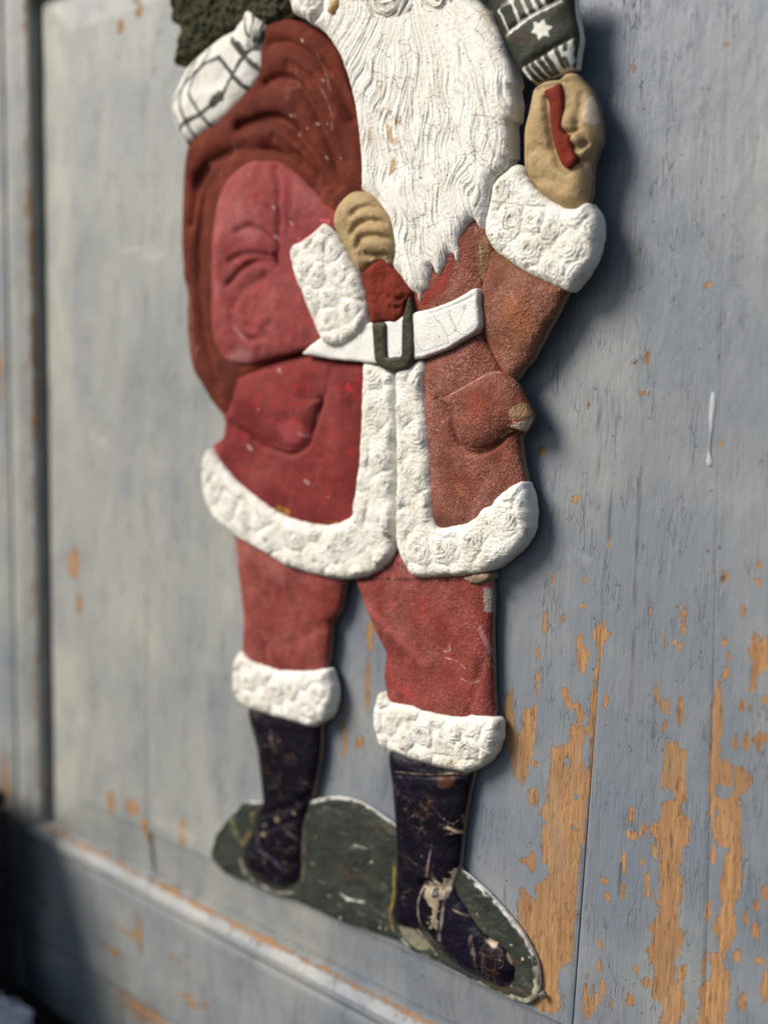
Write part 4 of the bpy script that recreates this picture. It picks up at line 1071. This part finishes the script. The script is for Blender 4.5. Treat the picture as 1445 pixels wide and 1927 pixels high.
def p_sll(c):
    for (x, y, r) in ((470,418,3.2),(489,363,3.2),(474,610,2.8),(478,628,3.4),(522,640,3.6),(590,650,3.2),(572,600,3.6),(545,430,2.0)):
        patch(c, [(x - r * 2, y), (x, y - r * 2), (x + r * 2, y), (x, y + r * 2)], (0.38, 0.05, 0.032), 0.5, 1.6, 2)
    for (x, y) in ((514,391),(517,446),(545,420)):
        stroke(c, [(x - 1, y - 2), (x + 2, y + 2)], 0.9, (0.62, 0.48, 0.46), 0.7)
    stroke(c, [(440,616),(462,642)], 1.0, (0.55, 0.32, 0.28), 0.55)
    stroke(c, [(523,330),(528,400),(522,490)], 1.0, (0.36, 0.04, 0.09), 0.5)
    stroke(c, [(567,455),(585,440),(606,425)], 1.3, (0.30, 0.01, 0.025), 0.95)
    stroke(c, [(561,448),(566,460)], 0.9, (0.55, 0.12, 0.14), 0.8)
    stroke(c, [(602,414),(616,416),(610,424)], 0.9, (0.60, 0.10, 0.14), 0.85)
    patch(c, [(425,675),(450,655),(470,665),(455,683)], (0.42, 0.22, 0.22), 0.5, 3, 2)
    stroke(c, [(552,486),(557,520)], 0.8, YEL, 0.6)
relief('sleeve', fig, SL_L, 0.0068, 0.0052, 0.020, M['sleeve_l'], add(SLG, rough(1.2, 50, 85), rough(0.4, 150, 86)), hz=0.0075, step=0.00065, skirt=M['sleeve_l'], paint=p_sll)
CU_L = [(618,418),(633,433),(649,461),(666,494),(680,521),(691,555),(696,582),(695,607),(685,627),(663,646),(641,654),(622,653),(611,643),(600,621),(588,591),(577,563),(564,530),(553,499),(551,477),(558,459),(566,455),(586,444),(605,427)]
relief('fur_cuff', fig, CU_L, 0.0084, 0.0050, 0.0065, M['fur'], curls(0.0125, 1.5, 91, 0.28, 1.9), hz=0.0085, step=0.0005, rag=0.0005, skirt=M['white_edge'],
       paint=lambda c: (stroke(c, [(570,456),(588,446),(603,432)], 0.7, (0.60, 0.35, 0.38), 0.5), stroke(c, [(612,516),(618,520)], 0.6, (0.15, 0.15, 0.12), 0.6)))
SN = [(703,494),(714,488),(728,490),(742,503),(758,522),(774,547),(771,560),(764,569),(760,585),(757,599),(745,609),(728,606),(714,612),(700,610),(693,577),(688,549),(682,530),(682,512)]
relief('sack_neck', fig, SN, 0.0085, 0.0045, 0.007, M['strap'], add(rough(1.2, 120, 95), grooves([([(735,560),(748,566),(762,560)], 1.2, 1.6), ([(738,577),(752,580),(762,572)], 1.0, 1.4), ([(705,505),(700,550),(708,600)], -0.8, 3), ([(728,500),(722,550)], 0.7, 2)], 0.012)), hz=0.0095, step=0.00045)
MI_L = [(667,360),(686,360),(703,366),(720,386),(731,405),(739,422),(743,455),(745,477),(742,499),(733,502),(725,493),(715,492),(703,499),(686,516),(678,513),(668,499),(650,463),(638,441),(631,427),(631,408),(639,386),(653,369)]
hM = 0.0155
MIG = grooves([([(660,402),(672,393),(690,388),(712,392),(726,402)], 2.2, 1.9), ([(658,436),(668,424),(690,416),(714,418),(736,428)], 2.4, 1.9), ([(668,462),(676,448),(700,444),(722,448),(740,456)], 2.4, 1.9),
               ([(684,478),(700,483),(722,480)], 1.8, 2.0), ([(678,462),(676,474),(688,482)], 1.5, 1.8), ([(726,484),(728,497)], 1.2, 1.5), ([(650,420),(660,450),(676,480)], 0.9, 2.5)], hM)
MIB = bumps([(715,378,6, 0.7), (727,412,6, 0.9), (732,440,6, 0.9), (735,470,6, 0.9), (690,402,7, 0.6), (697,431,7, 0.6), (705,462,7, 0.5)], hM)
relief('glove', fig, MI_L, 0.0080, 0.0075, 0.010, M['mitten'], add(MIG, MIB, rough(0.5, 200, 97)), hz=0.0095, step=0.00045,
       paint=lambda c: (patch(c, [(682,470),(705,465),(725,470),(735,480),(705,488),(685,482)], (0.22, 0.155, 0.07), 0.45, 1.5, 1.5), stroke(c, [(716,488),(726,484)], 0.8, (0.03, 0.02, 0.01), 0.8)))

# --- belt and buckle
BELT = [(570,665),(597,641),(630,620),(699,606),(730,604),(776,589),(814,580),(858,563),(897,542),(900,577),(901,618),(869,640),(841,657),(800,672),(779,677),(740,684),(706,684),(666,680),(624,676),(591,670)]
belt = relief('belt', fig, BELT, 0.0090, 0.0016, 0.0022, M['belt'], add(rough(1.0, 40, 99), grooves([([(785,595),(814,588),(858,572),(893,556)], 0.45, 0.7), ([(785,665),(800,663),(841,649),(869,632),(895,614)], 0.35, 0.7)], 0.0105)), hz=0.0092, step=0.0005, rag=0.0003,
       skirt=M['belt'], paint=lambda c: (stroke(c, [(853,618),(858,622)], 0.4, (0.15, 0.14, 0.13), 0.8), stroke(c, [(858,570),(866,577),(876,580)], 0.3, (0.2, 0.18, 0.16), 0.7), stroke(c, [(840,590),(862,620)], 0.25, (0.45, 0.43, 0.4), 0.5)))
BUCK = [(702,608),(702,632),(705,674),(713,689),(728,697),(747,700),(767,694),(776,680),(780,660),(779,618),(776,582),(772,558),(767,566),(761,588),(757,604),(756,646),(755,669),(742,671),(729,671),(727,632),(726,608)]
relief('buckle', belt, BUCK, 0.0104, 0.0018, 0.0025, M['buckle'], rough(0.5, 200, 101), hz=0.0108, step=0.00038, n=3,
       paint=lambda c: lay(c, (0.10, 0.11, 0.09), ss(0.55, 0.2, np.abs(c.d * 1000 - 0.5)) * 0.35))

# --- far arm: sleeve, cuff, glove holding a strap
SL_R = [(905,440),(921,448),(947,480),(988,500),(1022,518),(1068,540),(1060,560),(1044,593),(1030,618),(1016,645),(997,679),(983,694),(966,718),(950,708),(933,680),(917,644),(903,622),(902,600),(901,560),(906,540),(916,505),(919,475)]
def p_slr(c):
    stroke(c, [(918,465),(916,505),(905,540),(901,560),(902,600),(905,625),(925,660),(948,705)], 0.5, (0.42, 0.04, 0.04), 0.85)
    patch(c, [(922,450),(940,470),(952,490),(935,480),(925,468)], (0.24, 0.15, 0.035), 0.75, 0.7, 1.5)
    stroke(c, [(945,484),(970,502),(985,510)], 1.0, (0.22, 0.14, 0.04), 0.6)
    patch(c, [(955,560),(985,555),(1000,600),(985,640),(965,620)], (0.33, 0.115, 0.045), 0.5, 5, 4)
    stroke(c, [(980,605),(983,608)], 0.6, (0.05, 0.015, 0.015), 0.9)
    stroke(c, [(1060,558),(1044,593),(1016,645),(985,692),(967,716)], 0.55, (0.42, 0.32, 0.20), 0.8)
    stroke(c, [(1030,595),(1040,600)], 0.8, (0.35, 0.26, 0.10), 0.6)
    stroke(c, [(965,552),(975,570)], 0.8, (0.48, 0.30, 0.29), 0.5)
relief('sleeve', fig, SL_R, 0.0020, 0.0045, 0.008, M['sleeve_r'], add(rough(1.6, 45, 103), bumps([(975,580,18, 1.5)], 0.006)), hz=0.003, step=0.0005, skirt=M['card'], paint=p_slr)
CU_R = [(914,435),(915,413),(925,377),(930,349),(944,330),(961,316),(975,310),(986,316),(994,333),(1005,352),(1027,371),(1049,385),(1071,393),(1088,391),(1105,382),(1119,396),(1127,418),(1127,446),(1121,474),(1110,501),(1094,526),(1077,547),(1069,549),(1049,540),(1022,529),(988,511),(961,494),(933,472),(922,453)]
def p_cur(c):
    for (x, y) in ((945,346),(947,374),(960,362),(985,478),(940,460),(1075,375),(990,500),(1045,420),(1030,445)):
        stroke(c, [(x - 2, y - 2), (x, y + 1), (x + 2, y)], 0.5, (0.12, 0.11, 0.09), 0.7)
    stroke(c, [(1107,388),(1116,398)], 1.0, (0.55, 0.38, 0.22), 0.7)
    stroke(c, [(950,392),(970,388),(985,384)], 0.35, (0.3, 0.27, 0.22), 0.7)
relief('fur_cuff', fig, CU_R, 0.0042, 0.0045, 0.0060, M['fur'], curls(0.0130, 1.5, 107, 0.30, 1.9), hz=0.0045, step=0.0005, rag=0.0005, skirt=M['white_edge'], paint=p_cur)
MI_R = [(1055,149),(1066,138),(1082,138),(1094,152),(1110,172),(1121,199),(1127,235),(1127,263),(1118,291),(1112,307),(1110,332),(1109,360),(1104,382),(1088,396),(1066,394),(1044,383),(1022,368),(999,340),(988,313),(987,277),(988,244),(997,208),(1004,172),(1015,160),(1030,152)]
hR = 0.0085
MRG = grooves([([(1090,175),(1088,205),(1086,230)], 1.26, 1.8), ([(1060,250),(1075,252),(1084,245)], 2.24, 1.4), ([(1078,275),(1090,280),(1098,270)], 2.10, 1.4), ([(1098,304),(1112,300)], 1.68, 1.4),
               ([(1086,232),(1094,250),(1100,268)], 1.12, 1.8), ([(1084,298),(1095,306),(1110,308)], 1.96, 1.6), ([(1028,185),(1034,230),(1040,275),(1052,310),(1068,322)], 2.52, 1.8),
               ([(990,288),(1010,278),(1030,285)], 0.98, 2.7), ([(1000,340),(1030,335),(1060,350)], 1.12, 2.7)], hR)
MRB = bumps([(1070,232,5, 1.6), (1086,262,5, 1.5), (1102,288,5, 1.4), (1018,200,8, 1.4), (1010,250,9, 1.2), (1070,360,13, 1.3), (1105,215,9, 0.8)], hR)
def p_mir(c):
    patch(c, [(1099,176),(1107,177),(1120,199),(1113,232),(1096,226),(1095,205)], (0.58, 0.47, 0.37), 0.85, 0.4, 0.6)
    patch(c, [(1095,312),(1110,305),(1108,350),(1098,345)], (0.50, 0.36, 0.25), 0.55, 1.2, 1.2)
    stroke(c, [(1006,165),(1050,152),(1080,142)], 0.9, (0.05, 0.035, 0.02), 0.7)
    stroke(c, [(988,290),(988,318),(1000,342)], 0.8, (0.30, 0.18, 0.05), 0.7)
relief('glove', fig, MI_R, 0.0025, 0.0065, 0.012, M['mitten'], add(MRG, MRB, rough(0.7, 90, 109), rough(0.3, 300, 110)), hz=0.0035, step=0.0005, skirt=M['card'], paint=p_mir)
STRAP = [(1023,172),(1038,163),(1052,156),(1058,177),(1059,208),(1056,241),(1063,252),(1073,255),(1075,277),(1083,296),(1081,307),(1069,318),(1055,307),(1045,282),(1038,255),(1034,221),(1032,194)]
relief('strap', fig, STRAP, 0.0098, 0.0016, 0.003, M['strap'], rough(0.8, 120, 111), hz=0.0102, step=0.00045)

# --- ribbed green and white cup-shaped piece above the glove
CUP = [(1080,-40),(1080,-5),(1082,28),(1087,50),(1090,75),(1086,97),(1082,128),(1066,133),(1033,146),(1005,158),(997,153),(980,139),(973,125),(966,111),(952,83),(944,64),(936,47),(925,17),(914,-5),(905,-40)]
def zc(pl): return [(850 + x / 3.6125, y / 3.6125) for x, y in pl]
def p_cup(c):
    CW = (0.66, 0.64, 0.57); G = (0.014, 0.017, 0.013)
    patch(c, zc([(440,450),(520,415),(620,360),(720,290),(800,225),(858,170),(872,270),(850,350),(835,445),(760,455),(650,500),(560,550),(530,555),(470,510)]), CW, 0.97, 0.3, 0.4)
    for pl, wd in (([(480,440),(510,500),(545,540)], 1.3), ([(520,420),(560,480),(580,510)], 1.3), ([(570,400),(600,450),(620,490)], 1.4), ([(615,370),(640,420),(655,470)], 1.4), ([(685,320),(700,370),(715,430)], 1.2), ([(735,290),(735,320)], 1.1), ([(735,380),(745,420)], 1.0), ([(795,240),(798,330),(790,420)], 1.5)):
        stroke(c, zc(pl), wd, G, 0.95, brk=0.1)
    patch(c, zc([(530,580),(620,545),(720,500),(825,462),(850,480),(835,530),(700,570),(580,610)]), (0.018, 0.014, 0.010), 0.95, 0.3, 0.6)
    patch(c, zc([(600,520),(660,500),(700,490),(680,510),(640,530)]), (0.40, 0.33, 0.20), 0.8, 0.4, 0.8)
    stroke(c, zc([(660,545),(760,500),(820,465)]), 1.3, (0.13, 0.055, 0.025), 0.8)
    # upper ribbed band
    stroke(c, zc([(345,215),(430,170),(520,110),(600,60),(700,-10)]), 1.0, CW, 0.9, jit=0.6, brk=0.3)
    for pl in ([(295,60),(330,130),(350,190)], [(390,0),(430,80),(445,150)], [(450,-30),(500,60),(515,110)], [(515,-40),(560,40),(575,80)], [(575,-60),(615,20),(630,50)]):
        stroke(c, zc(pl), 0.8, CW, 0.9, jit=0.6, brk=0.3)
    stroke(c, zc([(310,50),(350,20),(400,0)]), 0.9, CW, 0.75, jit=0.7)
    # star
    ctr = np.array([600.0, 197.0]); st = []
    for k in range(12):
        r = 74 if k % 2 == 0 else 46
        a = math.radians(-78 + 30 * k)
        st.append(ctr + r * np.array([math.cos(a) * 0.95, math.sin(a)]))
    p = at(zc(st), c.hz)
    lay(c, (0.66, 0.64, 0.56), ss(-0.3, 0.3, sdf(c.u, c.v, p) * 1000 + 0.35 * fbm(c.u * 500, c.v * 500, 2, 5)))
    patch(c, zc([(400,250),(480,215),(530,240),(480,300),(420,300)]), (0.055, 0.022, 0.012), 0.6, 2, 2)
    patch(c, zc([(330,190),(370,240),(350,260),(320,220)]), (0.10, 0.08, 0.05), 0.6, 0.8, 1)
cup = relief('striped_cup', fig, CUP, 0.0030, 0.0085, 0.024, M['green'], add(rough(0.7, 60, 113), grooves([(zc([(345,215),(520,115),(700,-5)]), 1.2, 1.6), (zc([(470,435),(660,330),(855,178)]), 0.8, 1.5)], 0.011)), hz=0.0035, step=0.00045, skirt=M['white_edge'], paint=p_cup)

# --- beard, moustache and what shows of the head
BEARD = [(640,-50),(612,20),(592,46),(600,53),(617,66),(641,102),(658,149),(669,188),(676,235),(682,291),(683,357),(689,361),(711,382),(731,405),(740,425),(743,455),(745,477),(742,505),(758,524),(772,546),(784,552),(788,553),(789,568),(792,573),(796,560),(800,548),(808,545),(811,525),(814,507),(817,502),(820,514),(825,518),(830,519),(834,507),(840,498),(844,482),(850,480),(857,481),(858,491),(862,495),(866,493),(868,477),(867,455),(878,430),(886,420),(892,412),(899,422),(906,432),(912,431),(916,397),(924,361),(933,333),(947,325),(954,313),(954,299),(960,293),(958,235),(965,227),(968,194),(963,166),(968,155),(960,125),(949,94),(940,64),(932,47),(918,22),(902,0),(890,-50)]
mouth = at([(770, 20)], 0.012)[0]
tip = at([(800, 560)], 0.012)[0]
def hair(u, v, d, q):
    y = (mouth[1] - v)                        # distance below the mouth
    xc = mouth[0] + (tip[0] - mouth[0]) * np.clip(y / (mouth[1] - tip[1]), -0.2, 1)
    spread = 0.34 + 0.66 * ss(-0.012, 0.045, y)
    taper = 1.0 - 0.25 * ss(0.07, 0.19, y)
    a = (u - xc) / (spread * taper) + 0.0032 * gn(u * 48, v * 30, 121) + 0.0060 * gn(u * 24, v * 17, 122) * ss(0.0, 0.05, y)
    wv = 0.0016 * np.sin(v * 190 + 5 * gn(u * 40, v * 8, 127)) * ss(0.005, 0.03, y)
    a = a + wv * 1.3
    l1 = gn(a * 80, v * 12, 123)
    l2 = gn(a * 200, v * 22, 124)
    l3 = gn(a * 480, v * 40, 125)
    l4 = gn(a * 1000, v * 75, 126)
    r = lambda n: 1 - 2.0 * np.abs(n)
    am = 0.55 + 0.45 * ss(0.005, 0.05, y)
    return am * 0.001 * (0.75 * r(l1) + 0.60 * r(l2) + 0.52 * r(l3) + 0.36 * r(l4) - 0.9 + 0.7 * fbm(u * 70, v * 30, 3, 128)) + 0.00018 * fbm(u * 900, v * 500, 2, 129)
def p_beard(c):
    OC = (0.52, 0.36, 0.20)
    for poly in ([(715,158),(719,160),(716,168),(712,165)], [(742,218),(748,228),(747,238),(742,232)], [(725,230),(735,240),(740,258),(738,272),(730,262)], [(742,262),(748,258),(749,270),(743,274)], [(736,300),(744,296),(746,312),(738,326),(731,330)], [(694,245),(698,248),(697,270),(693,265)], [(816,104),(820,102),(820,110),(816,112)], [(724,190),(726,186),(728,192)]):
        patch(c, poly, OC, 0.9, 0.35, 1.2)
    for (x, y, r) in ((735,212,1.2),(806,118,0.5),(742,286,0.6),(850,262,0.4),(795,405,0.5),(791,335,0.5),(963,153,1.2),(1,1,0.1)):
        stroke(c, [(x - 1, y - 1), (x + 2, y + 1)], r, (0.06, 0.055, 0.05), 0.85)
    for pl in ([(740,422),(765,424),(786,422),(798,430),(815,424),(835,414),(858,408),(880,418),(905,400),(918,396)], [(790,205),(803,195),(800,215),(792,235)], [(853,230),(862,255),(866,280)], [(850,56),(872,42),(890,25)],
               [(940,175),(965,168)], [(806,245),(814,238),(828,236),(836,244)], [(868,282),(885,285),(905,284)], [(838,295),(850,262)], [(770,205),(785,215),(800,220)], [(755,260),(775,268)], [(920,205),(940,198)]):
        stroke(c, pl, 0.22, (0.22, 0.18, 0.14), 0.75, jit=0.6)
    stroke(c, [(788,182),(790,196)], 0.6, (0.45, 0.30, 0.22), 0.7)
    stroke(c, [(806,205),(808,232)], 0.7, (0.50, 0.40, 0.34), 0.7)
    stroke(c, [(918,22),(932,47),(940,56)], 1.4, (0.28, 0.16, 0.07), 0.8)
    stroke(c, [(952,92),(962,130),(968,158)], 0.8, (0.62, 0.50, 0.36), 0.6)
    patch(c, [(900,5),(916,20),(930,48),(915,50),(900,30)], (0.55, 0.45, 0.30), 0.5, 2, 2)
    patch(c, [(816,120),(826,115),(832,150),(826,180),(818,160)], (0.62, 0.50, 0.38), 0.45, 1.5, 2)
relief('beard', fig, BEARD, 0.0066, 0.0048, 0.0075, M['beard'], hair, hz=0.0072, step=0.00042, rag=0.0006, ragf=220, skirt=M['white_edge'], paint=p_beard)

MOU_L = [(669,-30),(672,0),(680,22),(693,34),(712,38),(732,37),(755,31),(772,22),(777,0),(776,-30)]
MOU_R = [(781,-30),(781,0),(787,18),(800,25),(815,26),(835,19),(850,6),(866,-12),(868,-30)]
def swirl(cx_, cy_, seed):
    c0 = at([(cx_, cy_)], 0.014)[0]
    def f(u, v, d, q):
        r = np.hypot(u - c0[0], v - c0[1]); t = np.arctan2(v - c0[1], u - c0[0])
        a = r + 0.0012 * gn(u * 150, v * 150, seed)
        return 0.001 * (0.7 * np.sin(a * 1000 * 2 * np.pi / 4.2 + t + 1.2 * gn(u * 120, v * 120, seed + 1)) + 0.35 * np.sin(a * 1000 * 2 * np.pi / 0.9 + t) + 0.4 * np.sin(a * 1000 * 2 * np.pi / 1.7 + 2 * t))
    return f
relief('moustache', fig, MOU_L, 0.0096, 0.0030, 0.007, M['beard'], swirl(728, -20, 131), hz=0.0125, step=0.00042, rag=0.0005,
       paint=lambda c: (patch(c, [(716,20),(735,12),(748,25),(733,34),(722,32)], (0.28, 0.19, 0.12), 0.45, 1.5, 2.5), patch(c, [(690,5),(720,-5),(740,8),(700,20)], (0.60, 0.54, 0.44), 0.4, 3, 3)))
relief('moustache', fig, MOU_R, 0.0096, 0.0030, 0.007, M['beard'], swirl(820, -18, 135), hz=0.0125, step=0.00042, rag=0.0005)
relief('fur_trim', fig, [(549,-30),(551,8),(558,28),(577,38),(593,50),(602,38),(613,23),(619,0),(622,-30)], 0.0060, 0.0060, 0.008, M['fur'], curls(0.011, 1.8, 141), hz=0.0065, step=0.0005, rag=0.0006, skirt=M['white_edge'])
relief('ear_lobe', fig, [(616,20),(622,4),(632,-6),(640,-2),(639,14),(628,29),(619,27)], 0.0105, 0.0030, 0.006, M['ochre'], rough(0.4, 200, 143), hz=0.0115, step=0.00045,
       paint=lambda c: stroke(c, [(613,14),(614,20)], 1.0, (0.01, 0.01, 0.01), 0.9))

# ------------------------------------------------------------------ nail by the boot tip
nl = door_at(np.array([(1020, 1862)], float))[0]
nb = []; nf = []
for k in range(8):
    a = k * math.pi / 4
    nb += [(math.cos(a) * 0.0011, 0.0, math.sin(a) * 0.0011), (math.cos(a) * 0.0011, -0.0045, math.sin(a) * 0.0011), (math.cos(a) * 0.0022, -0.0046, math.sin(a) * 0.0022), (math.cos(a) * 0.0019, -0.0056, math.sin(a) * 0.0019)]
for k in range(8):
    j = (k + 1) % 8
    for r in range(3):
        nf.append((k * 4 + r, j * 4 + r, j * 4 + r + 1, k * 4 + r + 1))
nf.append(tuple(k * 4 + 3 for k in range(8)))
nail = mesh_obj('nail', nb, nf, M['nail'])
nail.location = (nl[0], 0.001, nl[1]); nail.rotation_euler = (0.25, 0, 0.5)
tag(nail, 'small dull nail driven into the bare wood beside the boot tip', 'nail')
